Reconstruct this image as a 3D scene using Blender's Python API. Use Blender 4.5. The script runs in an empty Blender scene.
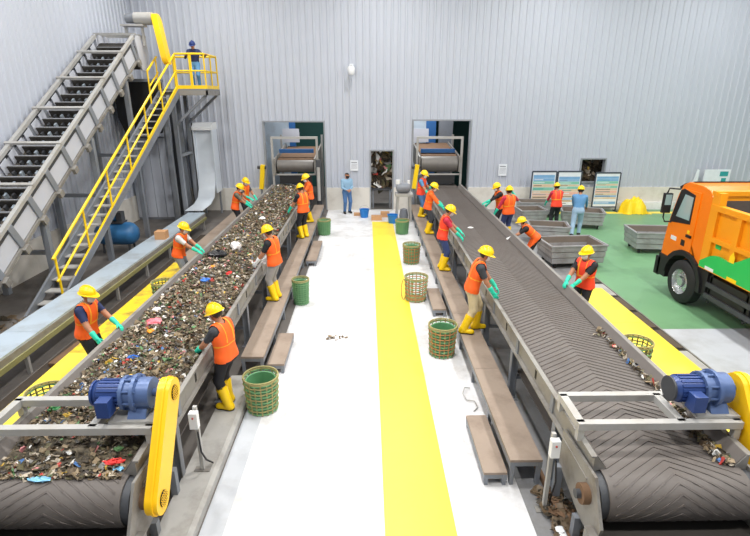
import bpy, math, random
import numpy as np
from mathutils import Vector, Matrix
R = math.radians
random.seed(7)
rng = np.random.default_rng(7)
scene = bpy.context.scene
COL = scene.collection

# ------------------------------------------------------------------ camera, world, lights, exposure
cam_d = bpy.data.cameras.new('camera')
cam = bpy.data.objects.new('camera', cam_d); COL.objects.link(cam)
cam_d.sensor_width = 36.0; cam_d.lens = 24.0; cam_d.clip_start = 0.05; cam_d.clip_end = 200
cam.location = (0, 0, 4.7); cam.rotation_euler = (R(90 - 18.9), 0, R(-0.87))
scene.camera = cam

world = bpy.data.worlds.new('world'); scene.world = world; world.use_nodes = True
bg = world.node_tree.nodes['Background']
bg.inputs[0].default_value = (0.86, 0.93, 1.0, 1); bg.inputs[1].default_value = 0.36

def area(loc, size, power, rot=(0, 0, 0), col=(1, 1, 1), sy=None):
    d = bpy.data.lights.new('area', 'AREA'); d.energy = power; d.color = col; d.size = size
    d.shape = 'DISK' if sy is None else 'RECTANGLE'
    if sy: d.size_y = sy
    o = bpy.data.objects.new('area', d); o.location = loc; o.rotation_euler = rot; COL.objects.link(o)
    return o
LAMP_POWER = 330
LAMPS = [(x, y) for y in (1.5, 7.0, 12.5, 18.0) for x in (-6.0, 0.6, 7.2, 13.8)]
for (x, y) in LAMPS:
    area((x, y, 10.2), 0.8, LAMP_POWER * (1.35 if y < 8 else 0.9), col=(1.0, 0.98, 0.95))

vs = scene.view_settings
vs.view_transform = 'Standard'; vs.look = 'None'; vs.gamma = 1.0; vs.use_curve_mapping = False
vs.exposure = -0.2

# ------------------------------------------------------------------ materials
def lin(c):
    c = c / 255.0
    return c / 12.92 if c <= 0.04045 else ((c + 0.055) / 1.055) ** 2.4
M = {}
def mat(name, rgb, rough=0.6, metal=0.0, var=0.12, scale=6.0, bump=0.0, dirt=None, dirt_scale=1.5, dirt_amt=0.5, emit=0, alpha=None):
    if name in M: return M[name]
    m = bpy.data.materials.new(name); m.use_nodes = True
    nt = m.node_tree; b = nt.nodes['Principled BSDF']
    col = [lin(c) for c in rgb]
    b.inputs['Roughness'].default_value = rough; b.inputs['Metallic'].default_value = metal
    tc = nt.nodes.new('ShaderNodeTexCoord')
    n = nt.nodes.new('ShaderNodeTexNoise'); n.inputs['Scale'].default_value = scale
    n.inputs['Detail'].default_value = 5; nt.links.new(tc.outputs['Object'], n.inputs['Vector'])
    mx = nt.nodes.new('ShaderNodeMix'); mx.data_type = 'RGBA'
    mx.inputs['A'].default_value = [c * (1 - var) for c in col] + [1]
    mx.inputs['B'].default_value = [min(1, c * (1 + var)) for c in col] + [1]
    nt.links.new(n.outputs['Fac'], mx.inputs['Factor'])
    out = mx.outputs['Result']
    if dirt:
        n2 = nt.nodes.new('ShaderNodeTexNoise'); n2.inputs['Scale'].default_value = dirt_scale
        n2.inputs['Detail'].default_value = 8; n2.inputs['Roughness'].default_value = 0.65
        nt.links.new(tc.outputs['Object'], n2.inputs['Vector'])
        rp = nt.nodes.new('ShaderNodeValToRGB')
        rp.color_ramp.elements[0].position = 0.48; rp.color_ramp.elements[1].position = 0.72
        rp.color_ramp.elements[1].color = (dirt_amt,) * 3 + (1,)
        nt.links.new(n2.outputs['Fac'], rp.inputs['Fac'])
        m2 = nt.nodes.new('ShaderNodeMix'); m2.data_type = 'RGBA'
        m2.inputs['B'].default_value = [lin(c) for c in dirt] + [1]
        nt.links.new(rp.outputs['Color'], m2.inputs['Factor']); nt.links.new(out, m2.inputs['A'])
        out = m2.outputs['Result']
    nt.links.new(out, b.inputs['Base Color'])
    if bump:
        bp = nt.nodes.new('ShaderNodeBump'); bp.inputs['Strength'].default_value = bump; bp.inputs['Distance'].default_value = 0.02
        nt.links.new(n.outputs['Fac'], bp.inputs['Height']); nt.links.new(bp.outputs['Normal'], b.inputs['Normal'])
    if emit:
        b.inputs['Emission Color'].default_value = col + [1]; b.inputs['Emission Strength'].default_value = emit
    if alpha is not None:
        b.inputs['Transmission Weight'].default_value = alpha
    M[name] = m
    return m

mat('floor_white', (226, 226, 228), 0.42, var=0.03, scale=2, dirt=(158, 153, 147), dirt_scale=1.3, dirt_amt=0.65)
mat('floor_green', (112, 158, 116), 0.45, var=0.08, scale=1.2, dirt=(92, 128, 96), dirt_scale=1.1, dirt_amt=0.6)
mat('floor_grey', (106, 101, 97), 0.6, var=0.12, scale=3, dirt=(66, 60, 54), dirt_scale=1.3, dirt_amt=0.7)
mat('floor_pale', (186, 190, 196), 0.5, var=0.06, scale=2, dirt=(150, 150, 150), dirt_amt=0.5)
mat('yellow_floor', (250, 222, 72), 0.38, var=0.04, scale=2, dirt=(222, 196, 70), dirt_scale=1.6, dirt_amt=0.6)
mat('yellow_worn', (240, 206, 44), 0.45, var=0.08, scale=3, dirt=(134, 114, 66), dirt_scale=2.4, dirt_amt=1.0)
mat('cladding', (184, 189, 200), 0.5, var=0.03, scale=0.6)
mat('plinth', (214, 210, 202), 0.7, var=0.05, scale=2, dirt=(178, 170, 158), dirt_scale=1.4, dirt_amt=0.6)
mat('ceiling', (205, 208, 212), 0.7)
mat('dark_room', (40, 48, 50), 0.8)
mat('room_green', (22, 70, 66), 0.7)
mat('room_blue', (38, 92, 150), 0.6)
mat('trim_metal', (150, 154, 160), 0.5, 0.3)
mat('steel', (146, 143, 138), 0.5, 0.3, var=0.1, scale=5, dirt=(98, 88, 78), dirt_scale=2.2, dirt_amt=0.7)
mat('steel_light', (176, 175, 172), 0.5, 0.15, var=0.06, scale=4, dirt=(150, 142, 130), dirt_scale=2, dirt_amt=0.6)
mat('steel_paint', (128, 133, 141), 0.5, 0.1, var=0.08, scale=4, dirt=(116, 112, 106), dirt_scale=2, dirt_amt=0.6)
mat('steel_dark', (74, 76, 80), 0.55, 0.3, var=0.15, scale=5)
mat('galvanised', (224, 232, 240), 0.3, 0.3, var=0.08, scale=3)
mat('slab_plate', (186, 200, 212), 0.35, 0.25, var=0.08, scale=2, dirt=(140, 142, 140), dirt_scale=1.4, dirt_amt=0.6)
mat('panel_white', (190, 193, 202), 0.55, 0.0, var=0.05, scale=3)
mat('olive_steel', (140, 138, 96), 0.55, 0.1, var=0.15, scale=3)
mat('belt', (102, 96, 92), 0.62, var=0.1, scale=3, dirt=(80, 70, 62), dirt_scale=1.2, dirt_amt=0.6)
mat('rib', (96, 89, 85), 0.6, var=0.1, scale=4)
mat('skirt_shade', (104, 98, 94), 0.65, var=0.15, scale=4)  # shade tone for the inner faces of the side rails
mat('belt_worn', (100, 94, 88), 0.7, var=0.25, scale=5, dirt=(140, 134, 126), dirt_scale=5, dirt_amt=0.7)
mat('drum_grey', (112, 108, 104), 0.5, 0.2, var=0.15)
mat('belt_dark', (58, 54, 50), 0.6, var=0.15, scale=4)
mat('plank', (152, 136, 122), 0.75, var=0.12, scale=4, dirt=(116, 100, 88), dirt_scale=2.0, dirt_amt=0.7, bump=0.1)
mat('kerb', (170, 168, 164), 0.6, var=0.1, scale=4, dirt=(128, 124, 118), dirt_scale=2.2, dirt_amt=0.8)
mat('motor_blue', (46, 70, 128), 0.35, 0.1, var=0.1, scale=8)
mat('gear_blue', (86, 108, 152), 0.4, 0.15, var=0.12, scale=8)
mat('guard_yellow', (250, 196, 16), 0.4, var=0.06, scale=4)
mat('rail_yellow', (246, 206, 24), 0.4, var=0.05, scale=4)
mat('dark_hole', (30, 26, 20), 0.8)
mat('white_box', (226, 228, 230), 0.5, var=0.03)
mat('black', (28, 28, 30), 0.5, var=0.1)
mat('rubber', (34, 34, 36), 0.7, var=0.15, scale=8)
mat('rust', (110, 84, 62), 0.85, var=0.25, scale=6, bump=0.3)
mat('grate', (88, 76, 64), 0.8, var=0.3, scale=5, bump=0.3)
mat('truck_orange', (244, 128, 16), 0.32, var=0.04, scale=2)
mat('body_orange', (240, 156, 22), 0.4, var=0.05, scale=2)
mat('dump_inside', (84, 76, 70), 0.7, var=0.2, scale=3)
mat('truck_green', (40, 190, 92), 0.4, var=0.04)
mat('glass', (150, 175, 178), 0.08, 0.0, var=0.05)
mat('glass_dark', (50, 66, 74), 0.08, 0.0, var=0.05)
mat('chrome', (210, 212, 214), 0.25, 0.8, var=0.05)
mat('tarp_yellow', (250, 208, 20), 0.5, var=0.1, scale=6)
mat('basket_green', (112, 162, 112), 0.6, var=0.2, scale=10)
mat('basket_rust', (176, 132, 84), 0.7, var=0.2, scale=10)
mat('basket_rim', (160, 152, 100), 0.7, var=0.2, scale=10)
mat('sack_green', (92, 146, 102), 0.6, var=0.15, scale=12)
mat('blue_plastic', (30, 120, 200), 0.35, var=0.05)
mat('compressor_blue', (52, 110, 160), 0.4, var=0.08)
mat('cardboard', (196, 150, 108), 0.8, var=0.08)
mat('cart_metal', (166, 166, 168), 0.5, 0.25, var=0.1, scale=5, dirt=(120, 112, 104), dirt_scale=3, dirt_amt=0.6)
mat('cart_inside', (128, 118, 108), 0.7, 0.1, var=0.15, scale=5)
mat('board_white', (222, 226, 232), 0.5)
mat('board_blue', (120, 166, 206), 0.5)
mat('board_teal', (128, 190, 170), 0.5)
mat('board_sand', (214, 190, 160), 0.5)
mat('board_pink', (226, 176, 160), 0.5)
mat('board_dark', (66, 72, 84), 0.5)
mat('teal', (40, 150, 150), 0.5)
mat('lens', (255, 252, 245), 0.5, emit=6)
# people
mat('skin', (176, 122, 92), 0.55, var=0.05)
mat('hair', (30, 24, 22), 0.6)
mat('helmet_yellow', (250, 208, 12), 0.3, var=0.03)
mat('helmet_blue', (30, 50, 110), 0.3, var=0.03)
mat('vest_orange', (255, 100, 28), 0.6, var=0.08, scale=14)
mat('vest_red', (252, 70, 40), 0.6, var=0.08, scale=14)
mat('strip_lime', (252, 168, 40), 0.5, var=0.05)
mat('mask_white', (236, 238, 240), 0.7, var=0.02)
mat('glove_teal', (40, 206, 172), 0.45, var=0.05)
mat('glove_white', (230, 232, 232), 0.6, var=0.05)
mat('boot_yellow', (248, 206, 20), 0.4, var=0.05)
mat('sole', (40, 38, 36), 0.7)
for n_, c_ in dict(navy=(34, 44, 84), black=(32, 32, 38), grey=(150, 146, 142), charcoal=(58, 60, 66), maroon=(196, 44, 70),
                   khaki=(206, 188, 150), blue=(92, 142, 186), denim=(74, 112, 160), jeans_pale=(150, 176, 200),
                   cloud=(206, 206, 204), olive=(112, 108, 92), sky=(140, 176, 204), orange=(248, 112, 40), dusk=(52, 66, 112), slate=(128, 132, 136)).items():
    mat('cloth_' + n_, c_, 0.8, var=0.1, scale=16)

# ------------------------------------------------------------------ mesh helpers
ORG = {}
class MB:
    def __init__(s): s.v = []; s.f = []; s.m = []; s.cur = 0
    def add(s, vs, fs, m=None):
        o = len(s.v); s.v += [tuple(v) for v in vs]
        for f in fs: s.f.append([i + o for i in f]); s.m.append(s.cur if m is None else m)
        return s
    def box(s, x0, x1, y0, y1, z0, z1, m=None):
        return s.add([(x0, y0, z0), (x1, y0, z0), (x1, y1, z0), (x0, y1, z0), (x0, y0, z1), (x1, y0, z1), (x1, y1, z1), (x0, y1, z1)],
                     [(3, 2, 1, 0), (4, 5, 6, 7), (0, 1, 5, 4), (1, 2, 6, 5), (2, 3, 7, 6), (3, 0, 4, 7)], m)
    def bar(s, p0, p1, w, h, m=None, up=(0, 0, 1)):
        p0 = Vector(p0); p1 = Vector(p1); d = (p1 - p0).normalized(); up = Vector(up)
        if abs(d.dot(up)) > 0.99: up = Vector((0, 1, 0))
        a = d.cross(up).normalized() * (w / 2); b = a.cross(d).normalized() * (h / 2)
        vs = [p + sa * a + sb * b for p in (p0, p1) for sa, sb in ((-1, -1), (1, -1), (1, 1), (-1, 1))]
        return s.add(vs, [(0, 1, 2, 3), (7, 6, 5, 4), (0, 4, 5, 1), (1, 5, 6, 2), (2, 6, 7, 3), (3, 7, 4, 0)], m)
    def cyl(s, p0, p1, r, n=12, r2=None, m=None):
        p0 = Vector(p0); p1 = Vector(p1); d = (p1 - p0).normalized(); r2 = r if r2 is None else r2
        up = Vector((0, 0, 1)) if abs(d.z) < 0.9 else Vector((0, 1, 0))
        a = d.cross(up).normalized(); b = a.cross(d).normalized()
        vs = []
        for p, rr in ((p0, r), (p1, r2)):
            for i in range(n):
                t = 2 * math.pi * i / n; vs.append(p + rr * (math.cos(t) * a + math.sin(t) * b))
        fs = [(i, i + n, (i + 1) % n + n, (i + 1) % n) for i in range(n)]
        fs += [tuple(range(n)), tuple(range(2 * n - 1, n - 1, -1))]
        return s.add(vs, fs, m)
    def tube(s, pts, r, n=6, m=None, closed=False):
        pts = [Vector(p) for p in pts]; N = len(pts); vs = []
        for i, p in enumerate(pts):
            if closed: d = (pts[(i + 1) % N] - pts[i - 1])
            else: d = pts[min(i + 1, N - 1)] - pts[max(i - 1, 0)]
            d.normalize(); up = Vector((0, 0, 1)) if abs(d.z) < 0.95 else Vector((0, 1, 0))
            a = d.cross(up).normalized(); b = a.cross(d)
            for k in range(n):
                t = 2 * math.pi * k / n; vs.append(p + r * (math.cos(t) * a + math.sin(t) * b))
        fs = []
        for i in range(N if closed else N - 1):
            j = (i + 1) % N
            for k in range(n): fs.append((i * n + k, j * n + k, j * n + (k + 1) % n, i * n + (k + 1) % n))
        if not closed: fs += [tuple(range(n)), tuple(range(N * n - 1, (N - 1) * n - 1, -1))]
        return s.add(vs, fs, m)
    def prism(s, poly, axis, a, b, m=None):
        # poly of 2D points; axis 'x': (y,z), 'y': (x,z), 'z': (x,y)
        def P(u, v, w): return {'x': (w, u, v), 'y': (u, w, v), 'z': (u, v, w)}[axis]
        n = len(poly); vs = [P(u, v, a) for u, v in poly] + [P(u, v, b) for u, v in poly]
        fs = [(i, (i + 1) % n, (i + 1) % n + n, i + n) for i in range(n)] + [tuple(range(n - 1, -1, -1)), tuple(range(n, 2 * n))]
        return s.add(vs, fs, m)
    def lathe(s, prof, c=(0, 0, 0), axis='z', n=20, m=None):
        vs = []; c = Vector(c)
        for r, h in prof:
            for i in range(n):
                t = 2 * math.pi * i / n; u, v = r * math.cos(t), r * math.sin(t)
                vs.append(c + Vector({'z': (u, v, h), 'x': (h, u, v), 'y': (u, h, v)}[axis]))
        fs = []
        for k in range(len(prof) - 1):
            for i in range(n):
                fs.append((k * n + i, k * n + (i + 1) % n, (k + 1) * n + (i + 1) % n, (k + 1) * n + i))
        return s.add(vs, fs, m)
    def build(s, name, mats, parent=None, smooth=False, org=None, fix=True):
        if parent is not None: o_ = ORG.get(parent.name, Vector((0, 0, 0)))
        elif org is not None: o_ = Vector(org)
        else:
            a = np.array(s.v); lo = a.min(0); hi = a.max(0); o_ = Vector(((lo[0] + hi[0]) / 2, (lo[1] + hi[1]) / 2, lo[2]))
        me = bpy.data.meshes.new(name)
        me.from_pydata([(v[0] - o_.x, v[1] - o_.y, v[2] - o_.z) for v in s.v], [], s.f)
        if isinstance(mats, str): mats = [mats]
        for m_ in mats: me.materials.append(M[m_])
        if len(mats) > 1: me.polygons.foreach_set('material_index', s.m)
        if fix:
            import bmesh
            bm = bmesh.new(); bm.from_mesh(me); bmesh.ops.recalc_face_normals(bm, faces=bm.faces); bm.to_mesh(me); bm.free()
        if smooth:
            me.shade_smooth()
            try: me.set_sharp_from_angle(angle=R(40))
            except Exception: pass
        ob = bpy.data.objects.new(name, me); COL.objects.link(ob)
        if parent is not None: ob.parent = parent
        else: ob.location = o_
        ORG[ob.name] = o_
        return ob
def tag(o, label=None, cat=None, group=None, kind=None):
    if label: o['label'] = label
    if cat: o['category'] = cat
    if group: o['group'] = group
    if kind: o['kind'] = kind
    return o
def struct(o, label=None): return tag(o, label, kind='structure')
def thing(name, loc, label, cat, group=None, rz=0, local=False):
    e = bpy.data.objects.new(name, None); COL.objects.link(e); e.location = loc; e.rotation_euler = (0, 0, rz)
    e.empty_display_size = 0.2
    ORG[e.name] = Vector((0, 0, 0)) if local else Vector(loc)
    return tag(e, label, cat, group)
def copy_tree(o, parent=None):
    c = o.copy(); COL.objects.link(c); c.parent = parent
    for ch in list(o.children): copy_tree(ch, c)
    return c

# ------------------------------------------------------------------ structure
YB = 21.7; XL = -9.3; XR = 18.5; CEIL = 11.0
def rect_floor(name, x0, x1, y0, y1, z1, m, th=0.2, label=None):
    return struct(MB().box(x0, x1, y0, y1, z1 - th, z1).build(name, m), label)
rect_floor('floor', -1.72, 1.9, -2, YB, 0.0, 'floor_white', label='white painted concrete floor between the two conveyors')
rect_floor('floor_left', XL, -1.72, -2, YB, 0.0, 'floor_grey')
mat('floor_mid', (140, 141, 144), 0.6, var=0.1, scale=3, dirt=(104, 100, 96), dirt_scale=1.5, dirt_amt=0.8)
rect_floor('floor_centre_right', 1.9, 6.25, -2, YB, 0.0, 'floor_mid')
rect_floor('floor_right', 6.25, XR, 9.6, YB, 0.0, 'floor_green', label='green painted concrete floor')
rect_floor('floor_right_near', 6.25, XR, -2, 9.6, 0.0, 'floor_pale')
rect_floor('floor_annex', XL, XR, YB, 28, 0.0, 'floor_grey')
struct(MB().box(0.18, 1.0, -1.9, 19.4, 0.0, 0.004).build('trim_1', 'yellow_floor'), 'yellow painted walking lane on the white floor')
struct(MB().box(-1.93, -1.66, -1.9, 7.2, 0.0, 0.004).build('trim_2', 'floor_pale'))
mat('gap_floor_dark', (58, 48, 38), 0.75, var=0.3, scale=5, bump=0.4)  # dark brown tone of the floor strip beside the duct
struct(MB().box(-6.0, -5.52, 3.0, 17.5, 0.0, 0.004).build('trim_4', 'gap_floor_dark'), 'dark floor strip between the duct and the yellow walkway')
struct(MB().box(7.0, 17.5, 20.7, 21.05, 0.0, 0.004).build('trim_3', 'yellow_floor'), 'yellow floor line along the back wall')

OPEN = [(-4.3, -1.82, 0.0, 3.7), (1.95, 4.32, 0.0, 3.75), (0.16, 1.08, 0.0, 2.52), (9.22, 10.22, 1.2, 2.16)]
def corrugated(name, a0, a1, z0, z1, opens, axis, pos, sgn, m):
    per = 0.28; prof = [(0.0, 0.0), (0.165, 0.0), (0.195, 1.0), (0.25, 1.0), (0.28, 0.0)]
    xs = set()
    k = 0
    while a0 + k * per < a1 + per:
        for u, d in prof[:-1]: xs.add(round(a0 + k * per + u, 4))
        k += 1
    for o in opens: xs.add(o[0]); xs.add(o[1])
    xs = sorted(x for x in xs if a0 <= x <= a1)
    if xs[-1] < a1: xs.append(a1)
    def depth(x):
        u = (x - a0) % per
        if u > per - 1e-4: u = 0
        for (u0, d0), (u1, d1) in zip(prof, prof[1:]):
            if u0 <= u <= u1: return (d0 + (d1 - d0) * (u - u0) / (u1 - u0)) * 0.04
        return 0
    mb = MB()
    for x0, x1 in zip(xs, xs[1:]):
        xm = (x0 + x1) / 2; segs = [(z0, z1)]
        for o in opens:
            if o[0] < xm < o[1]:
                ns = []
                for (p, q) in segs:
                    if o[2] > p: ns.append((p, min(q, o[2])))
                    if o[3] < q: ns.append((max(p, o[3]), q))
                segs = ns
        for p, q in segs:
            if q - p < 1e-3: continue
            d0, d1 = depth(x0) * sgn, depth(x1) * sgn
            P = (lambda x, d, z: (x, pos + d, z)) if axis == 'x' else (lambda x, d, z: (pos + d, x, z))
            mb.add([P(x0, d0, p), P(x1, d1, p), P(x1, d1, q), P(x0, d0, q)], [(0, 1, 2, 3)])
    return struct(mb.build(name, m, fix=False))
corrugated('wall_back', XL, XR, 0.95, CEIL, OPEN, 'x', YB, -1, 'cladding')['label'] = 'pale grey corrugated steel back wall'
corrugated('wall_left', -2.0, YB, 0.95, CEIL, [], 'y', XL, 1, 'cladding')['label'] = 'pale grey corrugated steel side wall'
corrugated('wall_right', -2.0, YB, 0.95, CEIL, [], 'y', XR, -1, 'cladding')
pl = MB()
xs = [XL] + [v for o in sorted(OPEN[:3]) for v in (o[0], o[1])] + [XR]
for a, b in zip(xs[::2], xs[1::2]): pl.box(a, b, YB - 0.06, YB + 0.16, 0, 0.97)
struct(pl.build('baseboard_back', 'plinth'), 'white concrete plinth under the back wall')
struct(MB().box(6.2, XR, YB - 0.2, YB - 0.062, 0, 0.32).build('baseboard_back_kerb', 'floor_white'))
struct(MB().box(XL - 0.16, XL + 0.06, -2, YB - 0.06, 0, 0.97).build('baseboard_left', 'plinth'))
struct(MB().box(XR - 0.06, XR + 0.16, -2, YB - 0.2, 0, 0.97).build('baseboard_right', 'plinth'))
struct(MB().box(XL - 0.2, XR + 0.2, -2, YB + 0.2, CEIL, CEIL + 0.15).build('ceiling', 'ceiling'))
# door and window frames
for i, (x0, x1, z0, z1) in enumerate(OPEN):
    f = MB(); w = 0.06
    f.box(x0 - w, x0, YB - 0.07, YB + 0.18, z0, z1 + w).box(x1, x1 + w, YB - 0.07, YB + 0.18, z0, z1 + w).box(x0, x1, YB - 0.07, YB + 0.18, z1, z1 + w)
    if z0 > 0: f.box(x0 - w, x1 + w, YB - 0.07, YB + 0.18, z0 - w, z0)
    struct(f.build('door_%d' % (i + 1) if i < 3 else 'window_1', 'trim_metal'))
# annex room behind the openings
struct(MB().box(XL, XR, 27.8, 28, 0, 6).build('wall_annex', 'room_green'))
struct(MB().box(XL, XR, YB + 0.2, 28, 5.6, 5.8).build('annex_shade_roof', 'dark_room'))  # unseen roof, added to darken the annex
for x0, x1, m in ((-5.8, -3.9, 'slab_plate'), (-3.9, -3.6, 'room_blue'), (1.2, 2.95, 'slab_plate'), (2.95, 3.45, 'room_blue'), (3.6, 4.3, 'steel_paint')):
    struct(MB().box(x0, x1, 25.9, 26.1, 0, 5.0).build('wall_annex_panel', m))
area((-2.5, 24.0, 5.4), 1.2, 200)  # unseen lights without fittings, added to brighten the annex
area((2.5, 24.0, 5.4), 1.2, 200)
area((9.5, 24.0, 5.4), 1.2, 60)
# rubbish bales seen through the narrow door and the small window
def shards(n, place, size, colors, flat=0.5):
    """random crumpled scraps as one mesh: returns verts, faces, mat ids"""
    V = []; F = []; MI = []
    base = np.array([(-1, -1, 0), (0, -1, .3), (1, -1, 0), (1, 1, 0.1), (0, 1, -.3), (-1, 1, 0), (-.9, -.9, -.35), (0, -1, -.1), (1, -.8, -.3), (.9, .9, -.3), (0, .9, -.6), (-1, .9, -.3)], float)
    fc = [(0, 1, 4, 5), (1, 2, 3, 4), (11, 10, 7, 6), (10, 9, 8, 7), (0, 6, 7, 1), (1, 7, 8, 2), (2, 8, 9, 3), (3, 9, 10, 4), (4, 10, 11, 5), (5, 11, 6, 0)]
    for i in range(n):
        p, tilt = place(i)
        s = size[0] * math.exp(min(rng.normal(0, size[1]), .8)) / 2
        a = base * np.array([s, s * rng.uniform(.35, 1), s * rng.uniform(.15, flat)]) + rng.normal(0, s * .18, (12, 3))
        e = Matrix.Rotation(rng.uniform(0, 6.28), 3, 'Z') @ Matrix.Rotation(rng.normal(0, tilt), 3, 'X') @ Matrix.Rotation(rng.normal(0, tilt), 3, 'Y')
        a = a @ np.array(e).T + np.array(p)
        o = len(V); V.extend(map(tuple, a)); c = int(rng.choice(len(colors[1]), p=colors[1]))
        for f in fc: F.append([k + o for k in f]); MI.append(c)
    mb = MB(); mb.v = V; mb.f = F; mb.m = MI
    return mb
TR = [('trash_dark', (62, 54, 42), .22), ('trash_brown', (98, 82, 62), .25), ('trash_olive', (106, 100, 74), .15), ('trash_tan', (146, 128, 102), .17), ('trash_pale', (190, 178, 160), .09),
      ('trash_white', (238, 236, 232), .024), ('trash_red', (186, 66, 56), .013), ('trash_blue', (80, 120, 176), .011), ('trash_green', (88, 128, 82), .022),
      ('trash_yellow', (216, 178, 74), .012), ('trash_pink', (214, 140, 144), .012), ('trash_grey', (130, 128, 124), .06)]
for n_, c_, p_ in TR: mat(n_, c_, 0.6, var=0.2, scale=20)
TRC = (None, np.array([t[2] for t in TR]) / sum(t[2] for t in TR)); TRM = [t[0] for t in TR]
b = shards(420, lambda i: ((rng.uniform(-.1, 1.35), rng.uniform(22.3, 22.9), rng.uniform(.85, 2.7)), 1.2), (.26, .35), TRC)
b.box(-.3, 1.5, 22.5, 23.2, .8, 2.8, 0)
tag(b.build('waste_pile', TRM, fix=False), 'heap of mixed waste behind the narrow doorway', 'waste', kind='stuff')
b = shards(260, lambda i: ((rng.uniform(8.9, 10.6), rng.uniform(22.3, 22.7), rng.uniform(.9, 2.5)), 1.2), (.2, .35), TRC)
b.box(8.8, 10.7, 22.5, 23.2, .0, 2.6, 0)
tag(b.build('waste_pile', TRM, fix=False), 'dark mixed waste seen through the small wall opening', 'waste', kind='stuff')
t = thing('shelf_stand', (0.62, 22.2, 0), 'dark steel stand inside the narrow doorway', 'stand')
m_ = MB()
for x in (.25, 1.0):
    for y in (22.0, 22.4): m_.bar((x, y, 0), (x, y, .82), .06, .06)
m_.build('legs', 'steel_paint', t); MB().box(.2, 1.05, 21.95, 22.45, .8, .86).build('top_plate', 'steel_dark', t)

# lamps under the roof
for i, (x, y) in enumerate(LAMPS):
    t = thing('high_bay_lamp', (x, y, 10.25), 'round grey high bay lamp hanging under the roof', 'lamp', 'high bay lamps under the roof')
    MB().lathe([(0.45, 10.24), (0.43, 10.3), (0.2, 10.5), (0.12, 10.7), (0.0, 10.7)], (x, y, 0)).build('shade', 'trim_metal', t, True)
    MB().cyl((x, y, 10.7), (x, y, CEIL), 0.03, 8).build('rod', 'steel_dark', t)
    MB().cyl((x, y, 10.26), (x, y, 10.28), 0.42, 20).build('diffuser', 'lens', t)

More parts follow.
